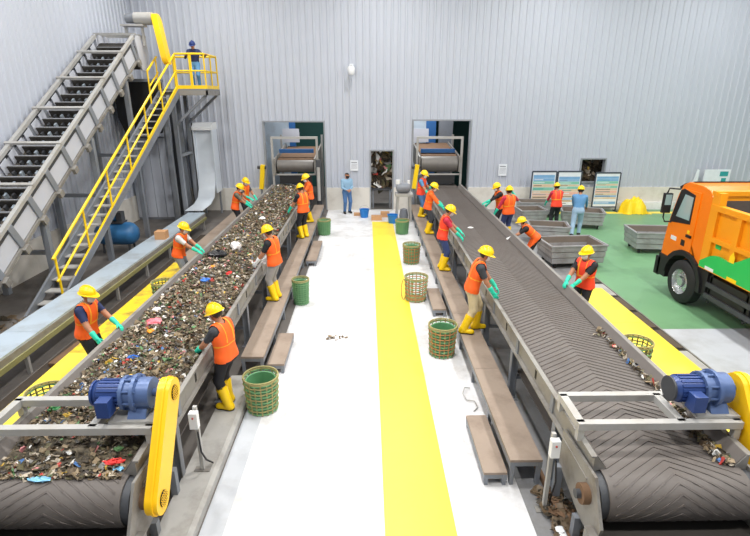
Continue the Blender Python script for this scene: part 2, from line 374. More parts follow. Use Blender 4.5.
# ------------------------------------------------------------------ sorting conveyors
YE = 4.2; PR = 0.27; PZ = 0.73; BZ = PZ + PR      # pulley axis and belt height
RAIL_T = 1.16; BW = 0.74
def belt_path(u):
    """u<=0: flat belt at y=YE-u ; u>0 wraps around the pulley"""
    if u <= 0: return (YE - u, BZ), (0, 1)
    a = min(u / PR, math.pi); 
    p = (YE - PR * math.sin(a), PZ + PR * math.cos(a)); n = (-math.sin(a), math.cos(a))
    if u / PR > math.pi: p = (YE + (u - math.pi * PR), PZ - PR)
    return p, n
def conveyor(cx, label, inner):
    """inner = +1 when the aisle is on the +x side"""
    t = thing('sorting_conveyor', (cx, 12, 0), label, 'conveyor', 'waste sorting conveyors')
    # belt
    us = [-18.2, -12, -6, -2] + [0.0 + i * PR * math.pi / 14 for i in range(15)] + [PR * math.pi + 3]
    mb = MB(); vs = []
    for u in us:
        (y, z), n = belt_path(u)
        for off in (0, -0.018):
            for x in (cx - BW, cx + BW): vs.append((x, y + n[0] * off, z + n[1] * off))
    fs = []
    for i in range(len(us) - 1):
        a = i * 4; b = a + 4
        fs += [(a, a + 1, b + 1, b), (a + 2, b + 2, b + 3, a + 3), (a, b, b + 2, a + 2), (a + 1, a + 3, b + 3, b + 1)]
    mb.add(vs, fs); belt = mb.build('belt', 'belt', t, True)
    # chevron ribs standing proud of the belt
    mb = MB(); u = -17.4 if inner < 0 else -3.0
    while u < PR * math.pi * 0.85:
        for sx in (-1, 1):
            for k in range(4):
                q = []
                for kk in (k, k + 1):
                    x = cx + sx * (BW - .06) * kk / 4; uu = u + 0.44 * kk / 4
                    for du in (-.011, .011):
                        (y, z), n = belt_path(uu + du); q.append((x, y, z)); q.append((x, y + n[0] * .009, z + n[1] * .009))
                mb.add(q, [(1, 3, 7, 5), (0, 1, 5, 4), (3, 2, 6, 7)])
        u += 0.105
    rb = mb.build('chevron_ribs', 'rib', belt, fix=True); rb['kind'] = 'stuff'
    # side rails: skirt board, top lip and outer channel
    for s in (-1, 1):
        prof = [(BW - .05, BZ + .015), (BW + .05, RAIL_T), (BW + .11, RAIL_T), (BW + .11, RAIL_T - .02), (BW + .075, RAIL_T - .02), (BW + .075, BZ - .12), (BW + .13, BZ - .12), (BW + .13, BZ - .14), (BW + .04, BZ - .14), (BW + .04, BZ - .02), (BW - .05, BZ + .005)]
        rail = MB().prism([(cx + s * a, z) for a, z in prof], 'y', YE + .05, 21.4).build('side_rail', 'steel', t)
        MB().prism([(cx + s * a, z) for a, z in ((BW - .055, BZ + .016), (BW + .048, RAIL_T - .004), (BW + .042, RAIL_T - .004), (BW - .063, BZ + .016))], 'y', YE + .06, 21.39).build('shade_strip', 'skirt_shade', rail)  # dark strip that paints shade onto the rail's inner face
        # joint plates along the outer face
        for y in np.arange(5.4, 21, 1.55):
            MB().box(*sorted((cx + s * (BW + .075), cx + s * (BW + .095))), y, y + .09, BZ - .12, RAIL_T - .02).build('joint_plate', 'steel_paint', rail)
            MB().box(*sorted((cx + s * (BW + .075), cx + s * (BW + .079))), y + .7, y + .76, BZ - .06, BZ + .07).build('rail_slot', 'dark_hole', rail)
    # legs, each pair tied together
    for y in np.arange(5.2, 21.2, 1.9):
        for s in (-1, 1):
            lg = MB(); x = cx + s * (BW + .08)
            lg.box(x - .05, x + .05, y - .006, y + .006, 0, BZ - .14).box(x - .056, x - .044, y - .05, y + .05, 0, BZ - .14).box(x + .044, x + .056, y - .05, y + .05, 0, BZ - .14).box(x - .1, x + .1, y - .1, y + .1, 0, .015)
            lg.build('leg', 'steel_paint', t)
        MB().box(cx - BW - .03, cx + BW + .03, y - .03, y + .03, .36, .42).build('cross_brace', 'steel_paint', t)
    for y in np.arange(5.0, 21, 1.2):
        MB().cyl((cx - BW, y, BZ - .078), (cx + BW, y, BZ - .078), .055, 10).build('idler_roller', 'steel_dark', t, True)
    # near pulley and bearing plates
    MB().cyl((cx - BW - .08, YE, PZ), (cx + BW + .08, YE, PZ), PR - .02, 24).cyl((cx - BW - .25, YE, PZ), (cx + BW + .25, YE, PZ), .05, 12).build('end_pulley', 'steel_dark', t, True)
    for s in (-1, 1):
        a, b_ = sorted((cx + s * (BW + .09), cx + s * (BW + .12)))
        pl_ = MB().prism([(YE + .75, .98), (YE + .75, .5), (YE + .1, .33), (YE - .3, .33), (YE - .36, .6), (YE - .1, 1.02)], 'x', a, b_).build('end_plate', 'steel', t)
        c_ = cx + s * (BW + .135)
        MB().cyl((cx + s * (BW + .12), YE, PZ), (cx + s * (BW + .2), YE, PZ), .11, 16).build('bearing', 'rust', pl_, True)
        MB().bar((c_, YE + .1, .33), (c_, YE + .1, 0), .08, .08).build('stay', 'steel_paint', pl_); MB().bar((c_, YE + .7, .5), (c_, YE + .7, 0), .08, .08).build('stay', 'steel_paint', pl_)
    # drive frame over the belt
    fz = 1.32; f0, f1 = 4.56, 5.1; x0, x1 = cx - .9, cx + .9
    for n_, p, q in (('frame_bar', (x0, f0, fz), (x1, f0, fz)), ('frame_bar', (x0, f1, fz), (x1, f1, fz)), ('frame_bar', (x0 + .04, f0, fz), (x0 + .04, f1, fz)), ('frame_bar', (x1 - .04, f0, fz), (x1 - .04, f1, fz)),
                     ('frame_bar', (cx - .25 * inner * -1 if inner > 0 else cx + .25, f0, fz), (cx - .25 * inner * -1 if inner > 0 else cx + .25, f1, fz))):
        MB().bar(p, q, .085, .085).build(n_, 'steel_light', t)
    for x in (x0 + .04, x1 - .04):
        for y in (f0, f1): MB().bar((x, y, RAIL_T - .02), (x, y, fz - .04), .07, .07).build('frame_post', 'steel_light', t)
    return t
convL = conveyor(-3.22, 'sorting conveyor buried in mixed waste, on the left of the yellow lane', +1)
convR = conveyor(3.17, 'sorting conveyor with bare grey chevron belt, on the right of the yellow lane', -1)

def drive(t, cx):
    """motor, gearbox and chain guard at the +x end of the drive frame"""
    y = 4.83; z = 1.365; gx = cx + .96; k = .62; c0 = cx; cx = c0 + .345
    bp = MB().box(c0 + .42, c0 + .9, y - .24, y + .24, z, z + .03).build('motor_plate', 'steel_light', t)
    az = z + .24
    mot = MB().cyl((cx - .12 * k, y, az), (cx + .3 * k, y, az), .145, 20).cyl((cx - .2 * k, y, az), (cx - .12 * k, y, az), .12, 20, .15)
    for i in range(18):
        a = 2 * math.pi * i / 18
        mot.bar((cx - .1 * k, y + .15 * math.cos(a), az + .15 * math.sin(a)), (cx + .28 * k, y + .15 * math.cos(a), az + .15 * math.sin(a)), .012, .03, up=(0, -math.sin(a), math.cos(a)))
    mot = mot.build('drive_motor', 'motor_blue', t, True)
    MB().box(cx - .02 * k, cx + .2 * k, y - .28, y - .13, az - .14, az + .05).build('terminal_box', 'motor_blue', mot)
    MB().cyl((cx - .235 * k, y, az), (cx - .2 * k, y, az), .14, 20).build('fan_cover', 'steel_dark' if cx > 0 else 'motor_blue', mot, True)
    g = MB().cyl((cx + .3 * k, y, az), (cx + .36 * k, y, az), .19, 24).cyl((cx + .36 * k, y, az), (cx + .5 * k, y, az), .165, 24).cyl((cx + .5 * k, y, az), (cx + .56 * k, y, az), .21, 24).cyl((cx + .56 * k, y, az), (cx + .8 * k, y, az), .17, 24).cyl((cx + .8 * k, y, az), (gx, y, az), .045, 12)
    g = g.build('gearbox', 'gear_blue', t, True)
    MB().prism([(y - .2, z + .03), (y + .2, z + .03), (y + .1, az - .08), (y - .1, az - .08)], 'x', cx + .42 * k, cx + .74 * k).build('gearbox_foot', 'gear_blue', g)
    for i in range(8):
        a = 2 * math.pi * i / 8 + .2
        MB().cyl((cx + .28 * k, y + .17 * math.cos(a), az + .17 * math.sin(a)), (cx + .58 * k, y + .185 * math.cos(a), az + .185 * math.sin(a)), .014, 6).build('flange_bolt', 'gear_blue', g)
    # chain guard, a stadium running down to the pulley shaft
    def stadium(r, ya, za, yb, zb, n=12):
        a0 = math.atan2(za - zb, ya - yb); pts = []
        for i in range(n + 1):
            a = a0 - math.pi / 2 + math.pi * i / n; pts.append((ya + r * math.cos(a), za + r * math.sin(a)))
        for i in range(n + 1):
            a = a0 + math.pi / 2 + math.pi * i / n; pts.append((yb + r * math.cos(a), zb + r * math.sin(a)))
        return pts
    g0, g1 = gx - .02, gx + .11
    cg = MB().prism(stadium(.165, y, az, YE, PZ), 'x', g0, g1).build('chain_guard', 'guard_yellow', t, True)
    MB().prism(stadium(.178, y, az, YE, PZ), 'x', g0 + .06, g0 + .085).build('guard_flange', 'guard_yellow', cg, True)
    for yy, zz in ((y, az), (YE, PZ)):
        h = MB().cyl((g1 - .01, yy, zz), (g1 + .012, yy, zz), .085, 20).build('inspection_hole', 'dark_hole', cg, True)
        h = MB()
        for k in range(-2, 3):
            L = math.sqrt(max(0, .085 ** 2 - (k * .03) ** 2)); h.box(g1 + .012, g1 + .016, yy + k * .03 - .0025, yy + k * .03 + .0025, zz - L, zz + L); h.box(g1 + .012, g1 + .016, yy - L, yy + L, zz + k * .03 - .0025, zz + k * .03 + .0025)
        h.build('mesh_grille', 'guard_yellow', cg)
    MB().box(g0 - .12, g0, YE + .05, YE + .13, PZ - .05, PZ + .03).build('guard_bracket', 'guard_yellow', cg)
    return t
drive(convL, -3.22); drive(convR, 3.17)
# discharge chutes and cross conveyor below the near ends
for cx, lab in ((-3.22, 'dark low transfer belt under the near end of the waste-laden conveyor'), (3.17, 'dark low transfer belt under the near end of the bare belt conveyor')):
    t = thing('transfer_conveyor', (cx, 3.6, 0), lab, 'conveyor')
    MB().box(cx - .82, cx + .82, 2.6, 4.15, .40, .43).build('belt', 'belt_dark', t)
    MB().box(cx - .82, cx + .82, 2.6, 4.15, .22, .25).build('return_belt', 'belt_dark', t)
    for yy in (2.7, 3.2, 3.7): MB().cyl((cx - .8, yy, .325), (cx + .8, yy, .325), .07, 10).build('roller', 'steel_dark', t, True)
    for x in (cx - .9, cx + .9):
        MB().box(x - .04, x + .04, 2.6, 4.0, 0, .5).build('side_frame', 'steel', t)
    MB().prism([(2.7, .44), (2.74, .44), (2.9, .8), (2.86, .8)], 'x', cx - .8, cx + .8).build('chute_plate', 'steel_dark', t)
# floor mounted control boxes beside the conveyors
def control_box(x, y, lab, zb=0):
    t = thing('control_box', (x, y, zb), lab, 'control box')
    MB().bar((x, y, zb), (x, y, 1.1), .045, .045).build('post', 'steel_light', t)
    MB().box(x - .1, x + .1, y - .05, y + .05, zb, zb + .012).build('foot_plate', 'steel', t)
    h = MB().box(x - .05, x + .05, y - .11, y - .03, .84, 1.06).build('box', 'white_box', t)
    MB().cyl((x, y - .11, 1.0), (x, y - .12, 1.0), .012, 10).build('button', 'trash_red', h)
    MB().tube([(x + .03, y - .08, .78), (x + .05, y - .1, .5), (x + .06, y, zb + .15), (x + .1, y + .1, zb + .02)], .012, 6).build('cable', 'black', t, True)
control_box(-2.14, 5.3, 'small white control box on a post beside the waste conveyor drive', .15)
control_box(2.1, 4.72, 'small white control box on a post near the end of the raised wooden bench')

# ------------------------------------------------------------------ walkways, benches, steps, kerb
def bench(x0, x1, y0, y1, z, lab, nm='walkway_bench', cat='bench', n=None, top='plank'):
    t = thing(nm, ((x0 + x1) / 2, (y0 + y1) / 2, 0), lab, cat)
    n = n or max(1, round((y1 - y0) / 2.4)); L = (y1 - y0) / n
    for i in range(n):
        MB().box(x0, x1, y0 + i * L + .004, y0 + (i + 1) * L - .004, z - .035, z).build('top_board', top, t)
    for s, x in ((0, x0), (1, x1 - .012)):
        MB().box(x, x + .012, y0, y1, z - .12, z - .035).build('side_beam', 'steel_paint', t)
    k = max(2, round((y1 - y0) / 1.2) + 1)
    for i in range(k):
        y = y0 + .03 + (y1 - y0 - .06) * i / (k - 1)
        l = MB().box(x0 + .012, x0 + .06, y - .03, y + .03, 0, z - .035).box(x1 - .06, x1 - .012, y - .03, y + .03, 0, z - .035)
        l.box(x0 + .06, x1 - .06, y - .02, y + .02, z - .1, z - .035); l.build('trestle', 'steel_paint', t)
bench(1.78, 2.19, 5.13, 20.9, .38, 'long raised wooden-topped bench along the bare belt conveyor, beside the yellow lane')
bench(1.46, 1.76, 5.13, 6.35, .19, 'low wooden step at the near end of the long bench', 'step_stool', 'step')
bench(1.46, 1.76, 10.3, 11.6, .19, 'low wooden step halfway along the long bench, beside wire baskets', 'step_stool', 'step')
bench(-2.24, -1.84, 7.83, 20.9, .38, 'long raised wooden-topped bench along the waste-covered conveyor')
bench(-1.80, -1.50, 7.9, 9.15, .19, 'low wooden step at the near end of the bench by the waste conveyor', 'step_stool', 'step')
bench(-1.80, -1.50, 13.9, 16.0, .19, 'low wooden step near the far workers by the waste conveyor', 'step_stool', 'step')
o = MB().prism([(-2.36, 0), (-2.36, .15), (-2.0, .15), (-1.95, .11), (-1.95, 0)], 'y', 2.6, 7.6).build('kerb_ledge', 'kerb')
tag(o, 'grey concrete kerb beside the near end of the waste conveyor', 'kerb')
o = MB().box(2.22, 2.28, 3.2, 5.6, 0, .05).build('floor_channel', 'rust'); tag(o, 'rusty steel strip on the floor beside the conveyor', 'floor strip')
# yellow platforms outside both conveyors
PZL = .25
def platform(x0, x1, y0, y1, lab, worn):
    t = thing('yellow_walkway', ((x0 + x1) / 2, (y0 + y1) / 2, 0), lab, 'walkway'); n = round((y1 - y0) / 1.8); L = (y1 - y0) / n
    for i in range(n):
        MB().box(x0, x1, y0 + i * L + .003, y0 + (i + 1) * L - .003, PZL - .04, PZL).build('deck_plate', 'yellow_floor' if y0 + i * L < worn else 'yellow_worn' if y0 + i * L < worn + 4.5 else 'plank', t)
    for x in (x0 + .03, x1 - .03): MB().box(x - .03, x + .03, y0, y1, PZL - .16, PZL - .04).build('side_beam', 'steel_paint', t)
    for i in range(9):
        y = y0 + .1 + (y1 - y0 - .2) * i / 8
        for x in (x0 + .03, x1 - .03): MB().box(x - .03, x + .03, y - .03, y + .03, 0, PZL - .16).build('post', 'steel_paint', t)
platform(-5.5, -4.17, 3.0, 20.6, 'yellow painted walkway on the far side of the waste-covered conveyor', 8)
platform(4.12, 5.75, 5.4, 11.4, 'yellow painted walkway between the bare belt conveyor and the floor drain', 18)
platform(4.12, 5.0, 11.42, 20.6, 'narrow worn walkway along the far part of the bare belt conveyor', -9)
# drain beside green floor
t = thing('floor_drain', (6.0, 12, 0), 'dark grated drain channel along the edge of the green floor', 'drain')
MB().box(5.78, 6.25, 5.0, 13.3, 0, .006).build('channel', 'dark_hole', t)
for i in range(9):
    y = 5.0 + i * .92
    MB().box(5.82, 6.21, y + .05, y + .84, .006, .02).build('grate', 'grate' if i % 4 != 3 else 'kerb', t)
for x in (5.785, 6.235): MB().box(x - .015, x + .015, 5, 13.3, .006, .03).build('edge_angle', 'steel', t)

# ------------------------------------------------------------------ waste on the left belt
CXL = -3.22
def hgt(x, y):
    e = max(0.0, 1 - (abs(x - CXL) / (BW + .03)) ** 10)
    n = .05 * math.sin(3.1 * y + 1.7 * x) + .04 * math.sin(7.3 * y - 4.1 * x + 1) + .025 * math.sin(13 * x + 5 * y)
    k = min(1, max(0, (y - 4.25) / .8))
    return BZ + .012 + e * k * (.115 + .35 * n)
mb = MB(); nx, ny = 22, 240; ys = np.linspace(4.3, 21.5, ny); xs_ = np.linspace(CXL - BW + .0, CXL + BW - .0, nx)
vs = [(x, y, hgt(x, y) - .01 + rng.normal(0, .008)) for y in ys for x in xs_]
mb.add(vs, [(j * nx + i, j * nx + i + 1, (j + 1) * nx + i + 1, (j + 1) * nx + i) for j in range(ny - 1) for i in range(nx - 1)])
mat('waste_bed', (84, 76, 62), 0.8, var=0.5, scale=26, bump=0.8, dirt=(128, 116, 94), dirt_scale=9, dirt_amt=0.9)
def pl_(i):
    k = i / NSH
    y = 4.0 + 17.4 * (k ** 1.45); x = CXL + rng.uniform(-1, 1) * (BW - .01 if y > 4.9 else BW - .07)
    if y < 4.75 and rng.random() < .75: y += 1.2; 
    yy = max(y, 4.2)
    return (x, yy, hgt(x, yy) + rng.uniform(-.01, .035)), .55
NSH = 24000
sh = shards(NSH, pl_, (.041, .42), TRC)
wb = mb.build('waste_bed', 'waste_bed', smooth=True, fix=False); tag(wb, 'layer of dark mixed household waste covering the left conveyor belt', 'waste', kind='stuff')
tag(sh.build('waste_scraps', TRM, fix=False), 'thousands of small mixed scraps lying on the waste conveyor', 'waste', kind='stuff')
# scraps along the right rail of the bare belt and around the end pulleys
def pr_(i):
    y = 4.3 + 3.2 * rng.random() ** 1.5; return (3.17 + BW - .03 - abs(rng.normal(0, .05)) - (.1 * rng.random() if y < 5.2 else 0), y, BZ + .03 + .02 * rng.random()), .6
tag(shards(420, pr_, (.05, .45), TRC).build('waste_scraps', TRM, fix=False), 'scraps of waste caught along the far edge of the bare belt', 'waste', kind='stuff')
def pf_(i): return (2.3 + rng.uniform(-.22, .12), 3.9 + 1.1 * rng.random(), .055 + .02 * rng.random()), .3
tag(shards(260, pf_, (.06, .4), ([0], np.array([.4, .35, .25]))).build('waste_scraps', ['trash_brown', 'trash_dark', 'rust'], fix=False), 'brown rubble on the floor beside the near end of the bare belt conveyor', 'waste', kind='stuff')
def pg_(i): return (rng.uniform(-9, -6.9), rng.uniform(6, 10.4), .02), .3
tag(shards(500, pg_, (.09, .5), ([0], np.array([.5, .35, .15]))).build('waste_scraps', ['trash_brown', 'trash_dark', 'trash_tan'], fix=False), 'dark litter on the floor at the foot of the inclined conveyor', 'waste', kind='stuff')

def crumple(name, loc, size, m, lab, cat, seed, flat=.45):
    r = np.random.default_rng(seed); mb = MB(); n, k = (26, 14) if size[2] > .5 else (12, 7); vs = []
    ph = r.uniform(0, 6.28, 8); fr = r.integers(2, 6, 8)
    for j in range(k + 1):
        th = math.pi * j / k
        for i in range(n):
            a = 2 * math.pi * i / n
            rr = 1 + .2 * math.sin(fr[0] * a + ph[0]) + .16 * math.sin(fr[1] * a + fr[2] * th + ph[1]) + r.normal(0, .09 if n < 20 else .02)
            vs.append((size[0] / 2 * rr * math.sin(th) * math.cos(a), size[1] / 2 * rr * math.sin(th) * math.sin(a), size[2] / 2 * rr * math.cos(th) + size[2] / 2))
    fs = [(j * n + i, j * n + (i + 1) % n, (j + 1) * n + (i + 1) % n, (j + 1) * n + i) for j in range(k) for i in range(n)]
    mb.add([(v[0] + loc[0], v[1] + loc[1], v[2] + loc[2]) for v in vs], fs)
    return tag(mb.build(name, m, org=loc), lab, cat, 'larger pieces of waste on the belt')
def onbelt(px, py, size, m, name, lab, cat, seed):
    # pixel picked once to find the real spot on the belt plane
    ang = R(18.9) + math.atan((py - 268) / 500); H = 4.7 - (BZ + .1); y = H / math.tan(ang)
    zc = y * math.cos(R(18.9)) + H * math.sin(R(18.9)); x = (px - 367) / 500 * zc
    x = min(max(x, CXL - BW + size[0] / 2 + .08), CXL + BW - size[0] / 2 - .08)
    crumple(name, (x, y, hgt(x, y) - .01), size, m, lab, cat, seed)
mat('bag_pink', (240, 128, 140), .5); mat('bag_black', (30, 30, 34), .35); mat('bag_white', (244, 240, 238), .5)
mat('bag_blue', (60, 120, 210), .4); mat('bag_red', (214, 48, 44), .45); mat('bag_orange', (244, 160, 40), .5); mat('bag_green', (70, 150, 90), .5); mat('bag_cyan', (130, 190, 224), .5)
for a in [(155, 323, (.24, .2, .1), 'bag_pink', 'plastic_bag', 'crumpled pink plastic bag on the waste in front of the navy-shirted worker', 'bag', 1),
          (151, 331, (.13, .1, .06), 'bag_orange', 'plastic_wrapper', 'small orange wrapper beside the pink bag', 'wrapper', 2),
          (134, 359, (.16, .09, .06), 'bag_blue', 'plastic_wrapper', 'blue plastic wrapper behind the blue drive motor', 'wrapper', 3),
          (157, 311, (.13, .12, .08), 'bag_white', 'plastic_bag', 'white crumpled bag just behind the pink bag', 'bag', 4),
          (217, 257, (.5, .26, .19), 'bag_black', 'rubbish_bag', 'flat black rubbish bag in the middle of the waste belt', 'bag', 5),
          (236, 250, (.28, .24, .2), 'bag_white', 'plastic_bag', 'pinkish white plastic bag beside the flat black bag', 'bag', 6),
          (213, 269, (.12, .1, .06), 'bag_orange', 'plastic_wrapper', 'yellow wrapper in front of the flat black bag', 'wrapper', 7),
          (206, 281, (.2, .16, .09), 'bag_blue', 'plastic_bag', 'bright blue plastic bag on the waste between the two belt rails', 'bag', 8),
          (229, 275, (.15, .12, .08), 'bag_red', 'plastic_bag', 'red plastic scrap near the grey-trousered worker', 'bag', 9),
          (112, 455, (.24, .09, .05), 'bag_red', 'plastic_wrapper', 'torn red wrapper near the end of the waste belt', 'wrapper', 10),
          (127, 460, (.12, .06, .03), 'bag_cyan', 'plastic_wrapper', 'light blue strip of plastic beside the torn red wrapper', 'wrapper', 11),
          (40, 469, (.2, .1, .04), 'bag_cyan', 'plastic_sheet', 'pale blue plastic sheet at the left end of the waste belt', 'sheet', 12),
          (262, 220, (.2, .16, .1), 'bag_white', 'plastic_bag', 'white plastic bag farther up the waste belt', 'bag', 13),
          (56, 409, (.14, .1, .06), 'bag_green', 'plastic_wrapper', 'green wrapper under the drive frame of the waste conveyor', 'wrapper', 14)]:
    onbelt(a[0], a[1], a[2], a[3], a[4], a[5], a[6], a[7])
for x, y, s, lab in ((2.9, 17.6, .14, 'white scrap of paper on the far part of the bare belt'), (3.05, 14.4, .16, 'white paper scrap on the middle of the bare belt')):
    crumple('paper_scrap', (x, y, BZ + .005), (s, s * .7, .04), 'bag_white', lab, 'paper', 31 + int(y))

# ------------------------------------------------------------------ feeder conveyors in the wall openings
def feeder(cx, lab, r=.34):
    t = thing('feeder_conveyor', (cx, 23.2, 0), lab, 'conveyor', 'feeder conveyors in the wall openings')
    y0, z0 = 22.15, 1.58 + r
    MB().cyl((cx - .78, y0, z0), (cx + .78, y0, z0), r, 24).build('head_drum', 'drum_grey', t, True)
    MB().prism([(y0, z0 + r), (y0, z0 + r + .03), (25.2, z0 + r + .3), (25.2, z0 + r + .27)], 'x', cx - .78, cx + .78).build('belt', 'rust', t)
    for s in (-1, 1):
        x = cx + s * .86
        MB().prism([(y0 - .35, z0 - .3), (y0 - .35, z0 + .35), (25.2, z0 + .7), (25.2, z0 - .1), (y0 + .5, z0 - .4)], 'x', x - .03, x + .03).build('side_plate', 'steel', t)
        for y in (22.0, 24.5): MB().bar((x + s * .1, y, 0), (x + s * .1, y, 3.0), .09, .09).build('frame_post', 'steel_light', t)
    MB().bar((cx - 1.0, 22.0, 3.05), (cx + 1.0, 22.0, 3.05), .1, .1).build('frame_beam', 'steel_light', t)
    MB().bar((cx - .9, 21.98, 1.5), (cx + .9, 21.98, 1.5), .09, .06).build('lower_beam', 'steel_light', t)
    MB().box(cx - .95, cx - .15, 24.9, 24.95, 2.62, 3.25).build('back_panel', 'panel_white', t)
    MB().box(cx - .75, cx + .75, 22.5, 22.7, 2.36, 2.52).build('cover', 'room_blue', t)
    MB().box(cx - .7, cx + .7, 21.95, 22.0, 1.1, 1.46).build('rubber_curtain', 'rubber', t)
feeder(-3.12, 'feeder conveyor with dark drum in the opening above the waste-laden belt', .26)
feeder(3.12, 'feeder conveyor with dark drum in the opening above the bare belt')
# side guards/actuators at the wall openings
def jamb_guard(x, lab, m='rail_yellow'):
    t = thing('chain_guard_unit', (x, 21.35, 0), lab, 'machine guard')
    g = MB().bar((x, 21.3, 1.0), (x + .12, 21.3, 2.0), .17, .2).build('guard_case', m, t)
    MB().bar((x, 21.3, 0), (x, 21.3, 1.0), .08, .08).build('post', 'steel_paint', t)
    MB().cyl((x - .11, 21.3, 1.9), (x + .25, 21.3, 1.9), .07, 12).build('hub', 'steel_dark', t, True)
jamb_guard(-4.5, 'slim yellow chain guard left of the opening over the waste belt')
jamb_guard(1.98, 'slim yellow chain guard left of the opening over the bare belt')
t = thing('hydraulic_post', (-2.05, 21.3, 0), 'dark steel post with pale cylinder at the right of the left wall opening', 'machine post')
MB().bar((-2.05, 21.35, 0), (-2.05, 21.35, 2.2), .22, .16).build('post', 'steel_dark', t); MB().cyl((-2.06, 21.2, .5), (-2.06, 21.2, 1.9), .07, 12).build('cylinder', 'steel_light', t, True)

# ------------------------------------------------------------------ inclined conveyor at the left wall
IX0, IX1 = -9.05, -7.78
IA = (8.0, .62); IB = (18.35, 6.66)               # rail top start / end (y, z)
sl = math.atan2(IB[1] - IA[1], IB[0] - IA[0]); dy, dz = math.cos(sl), math.sin(sl); LEN = math.hypot(IB[0] - IA[0], IB[1] - IA[1])
def IP(u, h, x): return (x, IA[0] + dy * u - dz * h, IA[1] + dz * u + dy * h)
t = thing('inclined_conveyor', (-8.4, 12, 0), 'steep inclined conveyor with cleated belt rising along the left wall', 'conveyor')
def iprism(u0, u1, h0, h1, x0, x1, mb=None, mm=None):
    mb = mb or MB(); vs = [IP(u, h, x) for x in (x0, x1) for u, h in ((u0, h0), (u1, h0), (u1, h1), (u0, h1))]
    return mb.add(vs, [(0, 1, 2, 3), (7, 6, 5, 4), (0, 4, 5, 1), (1, 5, 6, 2), (2, 6, 7, 3), (3, 7, 4, 0)], mm)
for x in (IX0, IX1):
    s = 1 if x == IX1 else -1
    iprism(0, LEN, -.09, 0, x - .05, x + .05).build('top_rail', 'steel_light', t)
    iprism(0, LEN - .3, -.74, -.66, x - .05, x + .05).build('bottom_rail', 'steel', t)
    n = 13
    for i in range(n):
        u = .1 + (LEN - .5) * i / (n - 1)
        iprism(u - .085, u + .085, -.66, -.09, x - .06, x + .06).build('upright', 'steel_paint', t)
        if s > 0: iprism(u - .11, u + .07, -.86, -.7, x + .05, x + .13).build('bracket', 'steel', t)
        if i < n - 1:
            u1 = .1 + (LEN - .5) * (i + 1) / (n - 1)
            iprism(u + .085, u1 - .085, -.64, -.21, x - .012, x + .012).build('side_panel', 'panel_white', t)
            iprism(u + .085, u1 - .085, -.2, -.09, x - .03, x + .02).build('dark_strip', 'steel_dark', t)
belt = iprism(0, LEN, -.5, -.46, IX0 + .06, IX1 - .06).build('belt', 'belt_worn', t)
u = .2
while u < LEN - .2:
    iprism(u, u + .035, -.46, -.24, IX0 + .12, IX1 - .12).build('cleat', 'belt_dark', t)
    iprism(u + .035, u + .075, -.30, -.245, IX0 + .12, IX1 - .12).build('cleat_edge', 'trim_metal', t)
    for k in range(5):
        x = IX0 + .25 + k * .19
        iprism(u - .13, u - .02, -.46, -.33, x, x + .05).build('cleat_gusset', 'slab_plate' if k % 2 else 'steel_dark', t)
    u += .42
u = 1.0
while u < LEN:
    iprism(u, u + .08, -.03, .03, IX0 - .1, IX1 + .06).build('top_crossbar', 'steel_light', t); u += 1.62
# curved skirt plates on wall side rail
for i in range(26):
    u = .3 + i * .44; iprism(u, u + .3, -.42, -.12, IX0 + .06, IX0 + .075).build('skirt_plate', 'panel_white', t)
# head section: level top cap, motor and yellow guard
yt, zt = IB
MB().prism([(yt - .05, zt), (yt + .9, zt - .02), (yt + 1.0, zt - .5), (yt + .85, zt - 1.1), (yt + .3, zt - 1.1), (yt + .2, zt - .75)], 'x', IX1 - .03, IX1 + .05).build('head_plate', 'panel_white', t)
MB().prism([(yt - .05, zt), (yt + .9, zt - .02), (yt + 1.0, zt - .5), (yt + .85, zt - 1.1), (yt + .3, zt - 1.1), (yt + .2, zt - .75)], 'x', IX0 - .05, IX0 + .03).build('head_plate', 'panel_white', t)
for yy in (yt + .1, yt + .5, yt + .9): MB().bar((IX0 - .05, yy, zt + .02), (IX1 + .05, yy, zt + .02), .07, .07).build('top_crossbar', 'steel_light', t)
MB().cyl((IX0, yt + .35, zt - .65), (IX1, yt + .35, zt - .65), .42, 20).build('head_drum', 'belt_dark', t, True)
mt = MB().cyl((-8.15, yt + .55, zt + .55), (-7.85, yt + .55, zt + .55), .15, 16).build('drive_motor', 'steel_paint', t, True)
MB().cyl((-7.85, yt + .55, zt + .55), (-7.25, yt + .55, zt + .55), .2, 16).build('gearbox', 'steel_light', mt, True)
MB().box(-8.3, -7.55, yt + .35, yt + .75, zt + .3, zt + .36).bar((-8.2, yt + .55, zt), (-8.2, yt + .55, zt + .3), .07, .07).bar((-7.65, yt + .55, zt - .3), (-7.65, yt + .55, zt + .3), .07, .07).build('motor_stand', 'steel_light', t)
def slab_stadium(ya, za, yb, zb, r, x0, x1):
    a0 = math.atan2(za - zb, ya - yb); pts = []
    for i in range(9): a = a0 - math.pi / 2 + math.pi * i / 8; pts.append((ya + r * math.cos(a), za + r * math.sin(a)))
    for i in range(9): a = a0 + math.pi / 2 + math.pi * i / 8; pts.append((yb + r * math.cos(a), zb + r * math.sin(a)))
    return MB().prism(pts, 'x', x0, x1)
gd_ = slab_stadium(yt + .55, zt + .5, yt + .3, zt - .72, .2, -7.12, -6.93); gd_.v = [(v[0] + (zt - v[2]) * .2, v[1], v[2]) for v in gd_.v]
gd_.build('chain_guard', 'guard_yellow', t, True)
# trestles
for u in (4.0, 7.2, 10.3):
    for x in (IX0, IX1):
        p = IP(u, -.74, x); MB().bar((p[0], p[1], 0), p, .14, .14).build('support_leg', 'steel_paint', t)
    a, b_ = IP(u, -.74, IX0), IP(u, -.74, IX1)
    MB().bar((IX0, a[1], a[2] * .55), (IX1, a[1], a[2] * .55), .1, .1).build('support_beam', 'steel_paint', t)
# tail hood in the lower end
MB().box(IX0 - .05, IX1 + .05, 7.5, 8.2, 0, .35).build('tail_box', 'steel', t)

